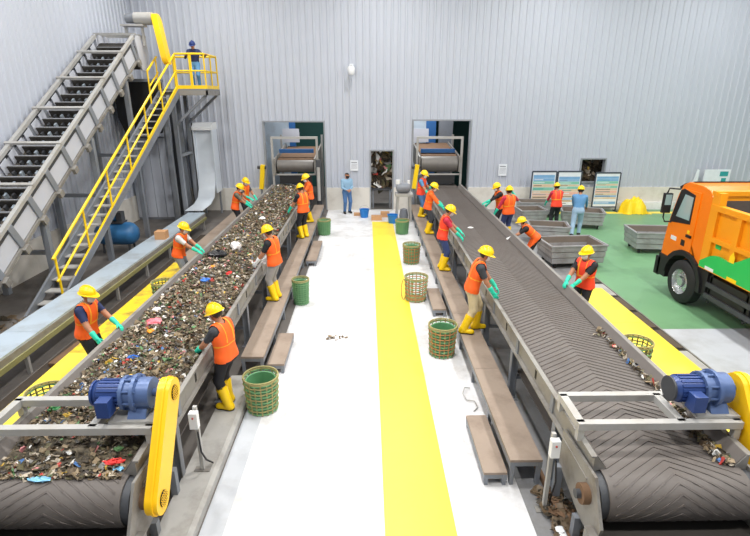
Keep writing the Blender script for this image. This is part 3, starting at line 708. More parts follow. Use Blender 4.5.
# ------------------------------------------------------------------ yellow-railed stair and platform
SX0, SX1 = -7.75, -7.13; SK = .36
S0 = (10.7, 0.0); S1 = (19.1, 4.97); NS = 26
t = thing('steel_stair', (-7.3, 15, 0), 'grey steel stair with yellow handrail climbing beside the inclined conveyor', 'stair')
for x in (SX0, SX1):
    mb = MB(); vs = [(x + w + q, y, z) for w in (-.03, .03) for y, z, q in ((S0[0] - .25, 0, 0), (S0[0] + .15, 0, 0), (S1[0], S1[1] - .28, SK), (S1[0], S1[1], SK))]
    mb.add(vs, [(0, 1, 2, 3), (7, 6, 5, 4), (0, 4, 5, 1), (1, 5, 6, 2), (2, 6, 7, 3), (3, 7, 4, 0)]).build('stringer', 'steel_paint', t)
for i in range(NS):
    k = (i + .6) / NS; y = S0[0] + (S1[0] - S0[0]) * k; z = S0[1] + (S1[1] - S0[1]) * k
    MB().box(SX0 + .03 + SK * k, SX1 - .03 + SK * k, y - .02, y + .24, z - .03, z).build('tread', 'steel_light', t)
def railing(t, pts, h, posts, mid=True, kick=True, r=.028):
    up = Vector((0, 0, h)); P = [Vector(p) for p in pts]
    for a, b_ in zip(P, P[1:]):
        MB().cyl(a + up, b_ + up, r * 1.25, 8).build('handrail', 'rail_yellow', t, True)
        if mid: MB().cyl(a + up * .52, b_ + up * .52, r, 8).build('mid_rail', 'rail_yellow', t, True)
        if kick: MB().bar(a + Vector((0, 0, .06)), b_ + Vector((0, 0, .06)), .05, .12).build('kick_plate', 'rail_yellow', t)
    for p in posts: p = Vector(p); MB().cyl(p, p + up, r, 8).build('post', 'rail_yellow', t, True)
def spt(k, x): return (x + SK * k, S0[0] + (S1[0] - S0[0]) * k, S0[1] + (S1[1] - S0[1]) * k)
railing(t, [spt(0.02, SX1), spt(1, SX1)], 1.12, [spt(k, SX1) for k in (.03, .19, .35, .51, .67, .83, .99)])
railing(t, [spt(0.9, SX0), spt(1, SX0)], 1.05, [spt(k, SX0) for k in (.9, .99)], kick=False)
t = thing('service_platform', (-6.6, 19.9, 0), 'grey steel platform with yellow guardrail at the top of the stair', 'platform')
PX0, PX1, PY0, PY1, PZ1 = -7.42, -5.72, 19.1, 20.7, 4.97
MB().box(PX0, PX1, PY0, PY1, PZ1 - .05, PZ1).build('deck', 'steel_paint', t)
for y in (PY0 + .03, PY1 - .03): MB().box(PX0, PX1, y - .03, y + .03, PZ1 - .22, PZ1 - .05).build('edge_beam', 'steel', t)
for x in (PX0 + .03, PX1 - .03): MB().box(x - .03, x + .03, PY0, PY1, PZ1 - .22, PZ1 - .05).build('edge_beam', 'steel', t)
railing(t, [(SX1 + SK, PY0 + .04, PZ1), (PX1 - .03, PY0 + .04, PZ1), (PX1 - .03, PY1 - .03, PZ1), (PX0 + .03, PY1 - .03, PZ1)], 1.16,
        [(SX1 + SK, PY0 + .04, PZ1), (SX1 + SK + .5, PY0 + .04, PZ1), (PX1 - .5, PY0 + .04, PZ1), (PX1 - .03, PY0 + .04, PZ1), (PX1 - .03, PY0 + .8, PZ1), (PX1 - .03, PY1 - .03, PZ1), (-6.4, PY1 - .03, PZ1), (PX0 + .03, PY1 - .03, PZ1)])
for x, y in ((-7.35, 19.2), (-7.05, 19.25), (-7.05, 20.6), (-7.35, 20.6)):
    MB().bar((x, y, 0), (x, y, PZ1 - .22), .14, .14).build('column', 'steel_paint', t)
for y in (19.25, 20.6): MB().bar((-7.05, y, 3.7), (PX1 - .1, y, PZ1 - .22), .09, .09).build('knee_brace', 'steel_paint', t)
MB().bar((-7.05, 19.25, 2.6), (-7.05, 20.6, 2.6), .1, .1).build('tie_beam', 'steel_paint', t)

# machinery under the platform
t = thing('drop_chute', (-6.5, 20.4, 0), 'shiny galvanised sheet chute hanging down beside the back wall', 'chute')
pts = [(20.75, 3.45), (20.72, 2.8), (20.66, 2.0), (20.55, 1.3), (20.25, .85), (19.7, .68), (18.6, .64)]
mb = MB(); vs = []; CA, CB = -6.88, -6.22
for y, z in pts: vs += [(CA, y, z), (CB, y, z), (CA, y + .04, z - .02), (CB, y + .04, z - .02)]
fs = []
for i in range(len(pts) - 1):
    a = i * 4; b_ = a + 4; fs += [(a, a + 1, b_ + 1, b_), (a + 3, a + 2, b_ + 2, b_ + 3), (a, b_, b_ + 2, a + 2), (a + 1, a + 3, b_ + 3, b_ + 1)]
fs += [(0, 2, 3, 1)]
mb.add(vs, fs).build('curved_sheet', 'galvanised', t, True)
for x in (CA - .03, CB + .03): MB().box(x - .02, x + .02, 20.6, 21.3, .95, 3.45).build('side_sheet', 'galvanised', t)
MB().prism([(20.55, 3.45), (20.55, 3.55), (20.8, 3.72), (21.35, 3.72), (21.35, 3.45)], 'x', CA - .06, CB + .06).build('hood', 'white_box', t)
for x in (CA, CB): MB().bar((x, 21.1, 0), (x, 21.1, .95), .07, .07).build('leg', 'steel_paint', t)
def frame_post(x, y, h, w, m, lab):
    o = MB().box(x - .14, x + .14, y - .14, y + .14, 0, .02).bar((x, y, .02), (x, y, h), w, w).build('steel_post', m); tag(o, lab, 'post', 'steel posts under the platform')
for x, y, h, lab in ((-8.6, 20.9, 4.6, 'tall grey steel post in the back corner behind the inclined conveyor'), (-7.15, 20.95, 3.9, 'dark steel post behind the stair, nearest the chute'), (-7.75, 20.95, 4.2, 'dark steel post behind the stair, between the corner post and the chute')):
    frame_post(x, y, h, .2, 'steel_dark' if 'dark' in lab else 'steel_paint', lab)
t = thing('switch_cabinet', (-8.15, 21.2, 0), 'dark tall electrical cabinet behind the stair', 'cabinet')
MB().box(-8.45, -7.95, 20.95, 21.5, .05, 2.6).build('body', 'steel_dark', t); MB().box(-8.42, -7.98, 20.93, 20.95, .12, 2.54).build('door', 'charcoal_door' if 'charcoal_door' in M else 'steel_dark', t)
MB().box(-8.4, -8.0, 21.0, 21.45, 0, .05).build('plinth', 'black', t)
t = thing('screen_panel', (-8.3, 19.6, 0), 'pale grey steel partition panels behind the inclined conveyor', 'partition')
for i in range(4):
    MB().box(-9.2 + i * .38, -8.84 + i * .38, 19.9, 19.94, .1, 3.2).build('panel', 'cladding', t)
MB().box(-9.22, -7.7, 19.94, 20.0, 0, .1).build('rail', 'steel_paint', t); MB().box(-9.22, -7.7, 19.94, 20.0, 1.6, 1.7).build('rail', 'steel_paint', t); MB().box(-9.22, -7.7, 19.94, 20.0, 3.15, 3.25).build('rail', 'steel_paint', t)
t = thing('air_compressor', (-7.75, 15.6, 0), 'blue air compressor tank on the floor under the stair', 'compressor')
cxx, cyy = -7.95, 15.5
MB().lathe([(0, -.66), (.22, -.62), (.33, -.5), (.36, -.4), (.36, .4), (.33, .5), (.22, .62), (0, .66)], (cxx, cyy, .6), 'x', 20).build('tank', 'compressor_blue', t, True)
MB().box(cxx - .3, cxx + .3, cyy - .18, cyy + .18, .95, 1.0).build('deck_plate', 'steel_dark', t)
MB().cyl((cxx - .2, cyy, 1.12), (cxx + .07, cyy, 1.12), .12, 14).build('motor', 'compressor_blue', t, True)
MB().box(cxx + .1, cxx + .27, cyy - .12, cyy + .12, 1.0, 1.3).build('pump_head', 'steel_dark', t)
for x in (cxx - .4, cxx + .4):
    for y in (cyy - .2, cyy + .2): MB().bar((x, y, 0), (x, y + (.05 if y < cyy else -.05), .35), .05, .05).build('foot', 'steel_dark', t)
t = thing('head_hopper', (-8.1, 19.9, 3.2), 'dark steel hopper under the head of the inclined conveyor', 'hopper')
MB().prism([(-9.0, 5.3), (-7.6, 5.3), (-7.6, 4.0), (-7.8, 3.4), (-8.8, 3.4), (-9.0, 4.0)], 'y', 19.0, 19.85).build('body', 'black', t)
MB().box(-9.05, -7.55, 18.95, 19.87, 5.2, 5.3).build('rim', 'steel_paint', t)
for x in (-8.9, -7.68): MB().bar((x, 19.8, 0), (x, 19.8, 4.4), .1, .1).build('leg', 'steel_paint', t)
o = MB().box(-6.42, -6.1, 14.65, 14.95, .62, .62 + .24).box(-6.42, -6.1, 14.79, 14.81, .86, .863).build('cardboard_box', 'cardboard'); tag(o, 'small brown cardboard box on the pale plated duct', 'box')
# low plated duct between stair and yellow walkway
t = thing('plated_duct', (-6.35, 12, 0), 'long low duct with pale blue-grey cover plates left of the yellow walkway', 'duct')
for i in range(7):
    y0 = 4.4 + i * 2.0; MB().box(-6.68, -6.06, y0 + .005, y0 + 1.995, .58, .62).build('cover_plate', 'slab_plate', t)
for x in (-6.66, -6.08):
    MB().box(x - .03, x + .03, 4.4, 18.4, .4, .58).build('side_channel', 'steel', t)
MB().box(-6.05, -6.02, 4.4, 18.4, .36, .46).build('olive_angle', 'olive_steel', t)
for i in range(9):
    y = 4.6 + i * 1.7
    for x in (-6.66, -6.08): MB().box(x - .03, x + .03, y - .03, y + .03, 0, .4).build('leg', 'steel_light', t)
o = MB().bar((-5.75, 10.2, .03), (-5.62, 12.8, .03), .05, .05).build('wooden_batten', 'cardboard'); tag(o, 'thin wooden batten lying in the dark gap beside the plated duct', 'batten')
o = MB().bar((-5.8, 8.2, .04), (-5.7, 9.9, .04), .16, .06).build('timber_offcut', 'rust'); tag(o, 'weathered timber offcut in the gap below the yellow walkway', 'timber')

# ------------------------------------------------------------------ tipper truck
def truck():
    t = thing('tipper_truck', (8.5, 9.0, 0), 'orange tipper truck with green wave on its dump body', 'truck')
    X0, X1 = 7.42, 9.82
    for x in (7.95, 9.0): MB().box(x, x + .12, 4.6, 11.9, .78, 1.0).build('chassis_rail', 'black', t)
    # cab: profile with wheel arch
    fy, fz, fr = 11.1, .52, .66
    prof = [(10.62, .95), (10.62, 2.62), (10.72, 2.76), (11.0, 2.82), (11.5, 2.83), (11.7, 2.74), (11.82, 2.5), (12.02, 1.75), (12.08, 1.2), (12.08, .75), (11.8, .75)]
    for i in range(9):
        a = R(8) + (math.pi - R(28)) * i / 8; prof.append((fy + fr * math.cos(a), fz + fr * math.sin(a)))
    prof = [p for p in prof]
    cab = MB().prism(prof, 'x', X0 + .06, X1 - .06).build('cab', 'truck_orange', t)
    bv = cab.modifiers.new('bevel', 'BEVEL'); bv.width = .05; bv.segments = 2; bv.limit_method = 'ANGLE'; bv.angle_limit = R(50)
    for s in (-1, 1):
        x = X0 + .06 if s < 0 else X1 - .06
        def pl(poly, name, m, par, th=.015, off=0):
            a, b_ = sorted((x + s * off, x + s * (off + th))); return MB().prism(poly, 'x', a, b_).build(name, m, par)
        door = pl([(10.98, 1.28), (10.98, 2.66), (11.6, 2.66), (11.93, 1.72), (11.93, 1.28)], 'door', 'truck_orange', t, .02)
        pl([(11.16, 1.9), (11.16, 2.58), (11.6, 2.66), (11.72, 2.6), (11.93, 1.86), (11.93, 1.8)], 'window_surround', 'black', door, .008, .02)
        pl([(11.21, 1.98), (11.21, 2.52), (11.52, 2.54), (11.72, 1.98)], 'side_window', 'glass', door, .006, .028)
        pl([(11.02, 1.6), (11.02, 1.66), (11.2, 1.66), (11.2, 1.6)], 'door_handle', 'black', door, .03, .02)
        pl([(11.55, 1.4), (11.55, 1.5), (11.77, 1.5), (11.77, 1.4)], 'badge', 'board_white', door, .006, .02)
        pl([(11.22, 1.36), (11.22, 1.5), (11.36, 1.5), (11.36, 1.36)], 'dark_badge', 'black', door, .006, .02)
        pl([(11.12, 1.62 + .06), (11.12, 1.76), (11.2, 1.76), (11.2, 1.68)], 'round_emblem', 'tarp_yellow', door, .006, .02)
        # fender and step
        arch = []
        for rr, rev in ((fr + .1, False), (fr - .02, True)):
            L = [(fy + rr * math.cos(R(4) + (math.pi - R(4)) * i / 10), fz + rr * math.sin(R(4) + (math.pi - R(4)) * i / 10)) for i in range(11)]
            arch += L[::-1] if rev else L
        a, b_ = sorted((x - s * .3, x + s * .06)); MB().prism(arch, 'x', a, b_).build('fender', 'black', t)
        MB().box(*sorted((x - s * .1, x + s * .04)), 11.72, 12.08, .42, .95).build('entry_step', 'black', t)
        # mirrors
        ms = x + s * .02
        mi = MB().tube([(ms, 11.75, 2.62), (ms + s * .18, 11.9, 2.62), (ms + s * .2, 11.92, 2.5), (ms + s * .2, 11.92, 1.9), (ms + s * .16, 11.9, 1.8), (ms, 11.88, 1.8)], .02, 6).build('mirror_arm', 'black', t, True)
        MB().box(*sorted((ms + s * .09, ms + s * .28)), 11.86, 11.95, 2.02, 2.5).build('mirror', 'black', mi)
        MB().box(*sorted((ms + s * .11, ms + s * .26)), 11.852, 11.86, 2.22, 2.47).build('mirror_glass', 'glass', mi)
    MB().prism([(11.8, 2.5), (12.0, 1.78), (12.03, 1.79), (11.83, 2.51)], 'x', X0 + .2, X1 - .2).build('windscreen', 'glass_dark', t)
    MB().box(X0 + .02, X1 - .02, 12.0, 12.2, .38, .85).build('bumper', 'black', t)
    MB().box(X0 + .4, X1 - .4, 12.06, 12.11, 1.0, 1.5).build('grille', 'black', t)
    MB().prism([(11.4, 2.86), (11.75, 2.76), (11.93, 2.66), (11.91, 2.6), (11.6, 2.7), (11.4, 2.82)], 'x', X0 + .12, X1 - .12).build('sun_visor', 'black', t)
    # wheels
    def wheel(x, y, s, w=.3):
        tire = MB().lathe([(.3, -w / 2), (.46, -w / 2), (.52, -w / 2 + .05), (.52, w / 2 - .05), (.46, w / 2), (.3, w / 2)], (x, y, .52), 'x', 28).build('wheel', 'rubber', t, True)
        MB().lathe([(0, s * .02), (.13, s * .02), (.14, s * (w / 2 - .06)), (.28, s * (w / 2 - .1)), (.31, s * (w / 2 - .01)), (.31, -s * w / 2), (0, -s * w / 2)], (x, y, .52), 'x', 24).build('rim', 'chrome', tire, True)
        h = MB().cyl((x + s * .0, y, .52), (x + s * (w / 2 - .01), y, .52), .1, 14)
        h.build('hub', 'chrome', tire, True)
        for k in range(8):
            a = 2 * math.pi * k / 8; MB().cyl((x + s * (w / 2 - .1), y + .19 * math.cos(a), .52 + .19 * math.sin(a)), (x + s * (w / 2 - .05), y + .19 * math.cos(a), .52 + .19 * math.sin(a)), .02, 6).build('wheel_nut', 'chrome', tire)
    for s, x in ((-1, X0 + .17), (1, X1 - .17)):
        wheel(x, fy, s)
        for y in (7.0, 5.65): wheel(x, y, s); wheel(x - s * .34, y, s)
    for y in (fy, 7.0, 5.65): MB().cyl((X0 + .3, y, .52), (X1 - .3, y, .52), .07, 10).build('axle', 'black', t)
    # side equipment: tank, side guard
    MB().box(X0 + .06, X0 + .6, 8.9, 10.15, .45, 1.0).build('fuel_tank', 'black', t)
    for z in (.5, .75): MB().box(X0 + .02, X0 + .06, 7.8, 10.2, z, z + .1).build('side_guard', 'steel_dark', t)
    for y in (7.9, 9.0, 10.1): MB().box(X0 + .06, X0 + .1, y - .03, y + .03, .4, 1.05).build('guard_post', 'black', t)
    MB().box(X0 + .05, X0 + .25, 10.22, 10.55, .5, 1.3).build('air_filter', 'black', t)
    for k in range(3): MB().cyl((X0 + .12, 8.1 + k * .24, .95), (X0 + .3, 8.1 + k * .24, .95), .07, 10).build('air_valve', 'steel_dark', t)
    # dump body
    B0, B1, BZ0, BZ1 = 4.7, 10.5, 1.13, 2.42
    MB().box(X0 + .05, X1 - .05, B0, B1, BZ0, BZ0 + .1).build('dump_floor', 'body_orange', t)
    for s in (-1, 1):
        x = X0 if s < 0 else X1
        side = MB().box(*sorted((x - s * .06, x - s * .1)), B0, B1, BZ0, BZ1).build('dump_side', 'body_orange', t)
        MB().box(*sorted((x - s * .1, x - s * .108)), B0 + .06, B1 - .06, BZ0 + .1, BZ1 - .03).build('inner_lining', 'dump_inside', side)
        MB().box(*sorted((x + s * .02, x - s * .12)), B0, B1, BZ1 - .02, BZ1 + .1).build('top_rail', 'body_orange', side)
        MB().box(*sorted((x + s * .015, x - s * .06)), B0, B1, 1.74, 1.84).build('middle_rail', 'body_orange', side)
        MB().box(*sorted((x + s * .02, x - s * .06)), B0, B1, BZ0 - .02, BZ0 + .12).build('bottom_rail', 'body_orange', side)
        y = B1 - .1
        while y > B0:
            MB().box(*sorted((x + s * .012, x - s * .06)), y - .07, y + .07, BZ0 + .12, BZ1 - .02).build('side_rib', 'body_orange', side); y -= .78
        # green wave painted on the lower part, follows the rib faces
        pts = [(B1 - .0 - i * .1, BZ0 + .1 + min(.6, .06 + .03 * i + .07 * math.sin(i * .55 - .6))) for i in range(58)]
        poly = pts + [(pts[-1][0], BZ0), (B1, BZ0)]
        mbq = MB(); xx = x + s * .022
        for (ya, za), (yb, zb) in zip(pts, pts[1:]):
            mbq.add([(xx, ya, BZ0), (xx, yb, BZ0), (xx, yb, zb), (xx, ya, za), (xx - s * .05, ya, BZ0), (xx - s * .05, yb, BZ0), (xx - s * .05, yb, zb), (xx - s * .05, ya, za)],
                    [(0, 1, 2, 3), (7, 6, 5, 4), (3, 2, 6, 7), (0, 3, 7, 4), (1, 5, 6, 2)])
        mbq.build('green_wave', 'truck_green', side)
        for k in range(8): MB().box(*sorted((x + s * .024, x + s * .028)), B1 - .5 - k * .7, B1 - .22 - k * .7, BZ0 + .0, BZ0 + .07).build('reflector_strip', 'tarp_yellow' if k % 2 else 'board_white', side)
        MB().prism([(9.62, 1.5), (9.62, 1.62), (9.55, 1.72), (9.48, 1.62), (9.48, 1.5)], 'x', *sorted((x + s * .023, x + s * .03))).build('leaf_mark', 'tarp_yellow', side)
        MB().prism([(10.2, 1.62), (10.2, 1.7), (10.12, 1.8), (10.03, 1.7), (10.03, 1.62)], 'x', *sorted((x - s * .058, x - s * .05))).build('leaf_mark', 'truck_green', side)
    fw = MB().box(X0, X1, B1 - .06, B1, BZ0, 2.74).build('front_wall', 'body_orange', t)
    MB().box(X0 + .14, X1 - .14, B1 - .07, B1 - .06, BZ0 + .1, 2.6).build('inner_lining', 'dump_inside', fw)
    MB().box(X0 - .02, X1 + .02, B1 - .09, B1 + .05, 2.7, 2.8).build('front_top_rail', 'body_orange', fw)
    MB().box(X0 - .01, X0 + .14, B1 - .22, B1 + .02, BZ0, 2.78).build('front_post', 'body_orange', fw)
    MB().box(X1 - .14, X1 + .01, B1 - .22, B1 + .02, BZ0, 2.78).build('front_post', 'body_orange', fw)
    tg = MB().box(X0 + .1, X1 - .1, B0, B0 + .06, BZ0, BZ1).build('tailgate', 'body_orange', t)
    lo = shards(500, lambda i: ((rng.uniform(7.65, 9.6), rng.uniform(4.9, 10.35), 1.95 + rng.uniform(-.06, .08)), .6), (.22, .4), ([0], np.array([.5, .3, .2])))
    lo.box(X0 + .11, X1 - .11, B0 + .07, B1 - .07, BZ0 + .11, 1.94, 0)
    lo = lo.build('dark_load', ['trash_dark', 'trash_brown', 'trash_grey'], fix=False); tag(lo, 'dark waste load inside the orange dump body of the truck', 'waste', kind='stuff')
truck()

# ------------------------------------------------------------------ waste carts
def make_cart(loc, rz, w, d, h, lab):
    t = thing('waste_cart', loc, lab, 'cart', 'grey metal waste carts', rz, local=True)
    zb = .16; w2, d2 = w / 2, d / 2; fl = .07
    MB().box(-w2 + .03, w2 - .03, -d2 + .03, d2 - .03, zb, zb + .03).build('tray_floor', 'cart_inside', t)
    nb = 3; bh = (h - zb) / nb
    for nm, sx in (('front', -1), ('back', 1)):
        for i in range(nb):
            o0 = fl * i / nb; z0 = zb + i * bh
            y = sx * (d2 + o0 * .5); MB().box(-w2 - o0, w2 + o0, *sorted((y, y - sx * .04)), z0 + .01, z0 + bh - .01).build('side_board', 'cart_metal', t)
        y = sx * (d2 - .01); MB().box(-w2, w2, *sorted((y, y - sx * .015)), zb, h).build('liner', 'cart_inside', t)
    for sx in (-1, 1):
        for i in range(nb):
            o0 = fl * i / nb; z0 = zb + i * bh
            x = sx * (w2 + o0); MB().box(*sorted((x, x - sx * .04)), -d2 + .04, d2 - .04, z0 + .01, z0 + bh - .01).build('side_board', 'cart_metal', t)
        x = sx * (w2 - .01); MB().box(*sorted((x, x - sx * .015)), -d2 + .02, d2 - .02, zb, h).build('liner', 'cart_inside', t)
    W, D = w2 + fl, d2 + fl * .5
    MB().box(-W, W, -D - .01, -D + .04, h - .02, h + .02).box(-W, W, D - .04, D + .01, h - .02, h + .02).box(-W - .01, -W + .04, -D, D, h - .02, h + .02).box(W - .04, W + .01, -D, D, h - .02, h + .02).build('rim', 'cart_metal', t)
    for x in (-w2 + .15, w2 - .15):
        for y in (-d2 + .12, d2 - .12):
            c = MB().box(x - .035, x + .035, y - .04, y + .04, .1, zb).build('caster', 'steel_dark', t)
            MB().cyl((x - .02, y, .065), (x + .02, y, .065), .065, 14).build('caster_wheel', 'rubber', c, True)
for a in (((8.18, 18.6, 0), R(-16), 1.4, .95, .62, 'grey metal waste cart being pushed by the worker in the blue shirt'),
          ((7.05, 20.35, 0), R(-4), 1.5, .8, .62, 'grey metal waste cart behind the worker with maroon sleeves, near the info boards'),
          ((5.95 + .35, 18.9, 0), R(3), .9, .9, .62, 'small grey metal waste cart just behind the worker with raised arm'),
          ((6.15, 16.5, 0), R(-12), 1.2, .85, .6, 'grey metal waste cart between the stooping worker and the green floor'),
          ((6.0, 14.1, 0), R(4), 1.55, 1.05, .68, 'nearest grey metal waste cart, behind the masked worker by the bare belt'),
          ((9.25, 15.4, 0), R(-6), 1.5, 1.0, .68, 'lone grey metal waste cart on the green floor beside the orange truck')):
    make_cart(*a)

# ------------------------------------------------------------------ baskets
def make_basket(loc, r, h, lab, liner, rz=0, weave='basket_rust'):
    t = thing('wicker_basket', loc, lab, 'basket', 'woven waste baskets', rz, local=True)
    mb = MB(); ns = 18
    rad = lambda z: r * (.86 + .14 * z / h)
    for i in range(ns):
        a = 2 * math.pi * i / ns
        mb.bar((rad(0) * math.cos(a), rad(0) * math.sin(a), 0), (rad(h) * math.cos(a), rad(h) * math.sin(a), h), .02, .008, up=(math.cos(a), math.sin(a), .01))
    mb.build('stakes', weave, t)
    mb = MB(); k = 11
    for j in range(k):
        z = .03 + (h - .08) * j / (k - 1); pts = []
        for i in range(ns * 2):
            a = math.pi * i / ns; off = .009 * (1 if (i // 2 + j) % 2 else -1) * (i % 2 == 0)
            pts.append(((rad(z) + off) * math.cos(a), (rad(z) + off) * math.sin(a), z))
        mb.tube(pts, .011, 5, closed=True, m=j % 2)
    mb.build('weave', ['basket_green', weave], t, True)
    mb = MB()
    for z in (h, h - .03): mb.tube([(rad(h) * math.cos(a), rad(h) * math.sin(a), z) for a in np.linspace(0, 2 * math.pi, 28, endpoint=False)], .012, 6, closed=True)
    mb.build('rim', 'basket_rim', t, True)
    if liner:
        prof = [(0, .02), (rad(0) - .03, .02)] + [(rad(z) - .03, z) for z in np.linspace(.05, h * .9, 6)] + [(rad(h) - .05, h * .88), (rad(h) * .75, h * .3), (0, h * .25)]
        MB().lathe(prof, n=20).build('sack', 'sack_green', t, True)
    else: MB().cyl((0, 0, .005), (0, 0, .015), rad(0), 20).build('base', weave, t)
for a in (((-1.68, 6.85, 0), .27, .6, 'green woven basket with brown rim beside the nearest worker on the waste conveyor side', True, 0, 'basket_rim'),
          ((-1.6, 11.15, 0), .2, .62, 'slim green woven basket beside the grey-trousered worker', True, .3, 'basket_green'),
          ((-1.56, 17.5, 0), .24, .55, 'green woven basket beside the far workers on the waste conveyor side', True, .3, 'basket_green'),
          ((1.42, 8.6, 0), .27, .62, 'nearest rust and green woven basket beside the worker in khaki trousers', True, .2, 'basket_rust'),
          ((1.17, 11.35, 0), .28, .6, 'open wire basket with hoop handle on the edge of the yellow lane', False, .4, 'basket_rust'),
          ((1.3, 14.2, 0), .26, .58, 'green-filled woven basket between the wire basket and the steel stand', True, .1, 'basket_rust'),
          ((1.25, 17.6, 0), .25, .5, 'dark green woven basket next to the grey steel stand', True, .5, 'basket_green')):
    make_basket(*a)
mat('basket_dark', (98, 96, 62), .7, var=.2, scale=10)
for a in (((4.45, 7.35, PZL), .24, .64, 'dark woven basket on the yellow walkway behind the bare belt rail', False, 0, 'basket_dark'),
          ((-4.5, 6.1, PZL), .25, .58, 'dark woven basket on the yellow walkway near the blue motor', False, .2, 'basket_dark'),
          ((-4.5, 10.3, PZL), .22, .64, 'dark woven basket on the worn walkway beside the pale-shirted worker', False, .2, 'basket_dark')):
    make_basket(*a)
o = MB().tube([(1.72, 7.35, .02), (1.62, 7.3, .06), (1.56, 7.15, .05), (1.6, 7.0, .02), (1.72, 6.95, .03), (1.74, 6.8, .02), (1.66, 6.7, .012)], .009, 5).build('loose_cable', 'steel_light', smooth=True)
tag(o, 'thin loose grey cable on the white floor beside the long bench', 'cable')
for x, y, lab in ((2.16, 4.32, 'white foam block on the floor beside the near conveyor end, farther one'), (2.2, 4.1, 'white foam block on the floor beside the near conveyor end, nearer one')):
    o = MB().prism([(-.05, 0), (.05, 0), (.05, .07), (.03, .09), (-.03, .09), (-.05, .07)], 'y', -.07, .07); o.v = [(v[0] + x, v[1] + y, v[2] + .0) for v in o.v]
    tag(o.build('foam_block', 'white_box'), lab, 'block')
tag(shards(14, lambda i: ((-.72 + rng.normal(0, .12), 9.3 + rng.normal(0, .06), .012), .2), (.06, .4), ([0], np.array([.5, .5]))).build('floor_litter', ['trash_brown', 'trash_tan'], fix=False), 'a few brown crumbs of litter on the white floor', 'litter', kind='stuff')
o = MB().tube([(1.17 - .3 - .06 * math.sin(a), 11.3, .28 + .26 * math.cos(a)) for a in np.linspace(0, 2 * math.pi, 18, endpoint=False)], .01, 5, closed=True).build('wire_hoop', 'basket_rust', smooth=True)
tag(o, 'thin wire hoop leaning on the open wire basket', 'hoop')

# ------------------------------------------------------------------ things at the back wall
t = thing('tank_stand', (1.45, 19.6, 0), 'grey steel stand with a pale tank beside the right wall opening', 'machine')
for x in (1.15, 1.72):
    for y in (19.4, 19.9): MB().bar((x + (.06 if x < 1.4 else -.06), y, 1.0), (x, y, 0), .08, .08).build('leg', 'steel_light', t)
MB().box(1.1, 1.78, 19.33, 19.97, 1.0, 1.1).build('table_top', 'steel_light', t)
tk = MB().lathe([(0, -.3), (.14, -.26), (.19, -.16), (.19, .16), (.14, .26), (0, .3)], (1.42, 19.65, 1.3), 'x', 18).build('tank', 'steel_paint', t, True)
MB().cyl((1.2, 19.65, 1.46), (1.2, 19.65, 1.62), .09, 12).build('filter_cap', 'white_box', tk, True); MB().cyl((1.62, 19.65, 1.46), (1.62, 19.65, 1.6), .06, 12).build('valve', 'white_box', tk, True)
MB().lathe([(0, .04), (.16, .05), (.18, .2), (.14, .45), (0, .5)], (1.45, 19.65, .0)).build('lower_canister', 'steel_paint', t, True)
def bucket(x, y, lab, rx=0):
    t = thing('bucket', (x, y, 0), lab, 'bucket', 'blue plastic buckets', local=True)
    MB().lathe([(0, .0), (.15, .0), (.2, .32), (.215, .32), (.215, .34), (.19, .34), (.145, .03), (0, .03)]).build('pail', 'blue_plastic', t, True)
    MB().tube([(.2 * math.cos(a), .05, .32 + .16 * math.sin(a)) for a in np.linspace(0, math.pi, 10)], .008, 5).build('bail_handle', 'steel_light', t, True)
bucket(-.13, 20.2, 'blue bucket left of the narrow doorway, by the man in the blue shirt'); bucket(.98, 19.2, 'blue bucket at the far end of the yellow lane by the steel stand')
for x, y, w, d, h, lab in ((.36, 19.75, .42, .3, .16, 'flat brown cardboard box at the far end of the yellow lane'), (.72, 20.3, .36, .25, .2, 'brown cardboard box in front of the narrow doorway'), (-.4, 20.55, .34, .2, .1, 'low brown cardboard tray beside the man in the blue shirt')):
    o = MB().box(x - w / 2, x + w / 2, y - d / 2, y + d / 2, 0, h).box(x - w / 2, x - .004, y - d / 2, y + d / 2, h, h + .008).box(x + .004, x + w / 2, y - d / 2, y + d / 2, h, h + .008).build('cardboard_box', 'cardboard'); tag(o, lab, 'box')
def notice(x, z, w, h, lab):
    o = MB().box(x - w / 2, x + w / 2, YB - .066, YB - .046, z - h / 2, z + h / 2, 0).box(x - w * .36, x + w * .36, YB - .068, YB - .066, z + h * .25, z + h * .34, 1)
    for i in range(5): o.box(x - w * .38, x + w * .38, YB - .068, YB - .066, z + h * (.12 - i * .1), z + h * (.15 - i * .1), 1)
    tag(o.build('paper_notice', ['board_white', 'trim_metal']), lab, 'notice', 'paper notices on the back wall')
notice(-.56, 1.92, .34, .44, 'white paper notice on the wall above the man in the blue shirt'); notice(5.82, 1.72, .36, .5, 'white paper notice on the wall right of the bare belt opening')
t = thing('wall_camera', (-.62, 21.5, 5.7), 'white dome camera high on the corrugated wall', 'camera')
MB().box(-.7, -.54, 21.52, 21.66, 5.72, 5.95).build('mount', 'board_white', t); MB().bar((-.62, 21.55, 5.85), (-.62, 21.3, 5.82), .08, .1).build('arm', 'steel_light', t)
MB().lathe([(0, 5.5), (.1, 5.53), (.14, 5.62), (.14, 5.78), (.1, 5.85), (0, 5.86)], (-.62, 21.3, 0)).build('dome', 'white_box', t, True)

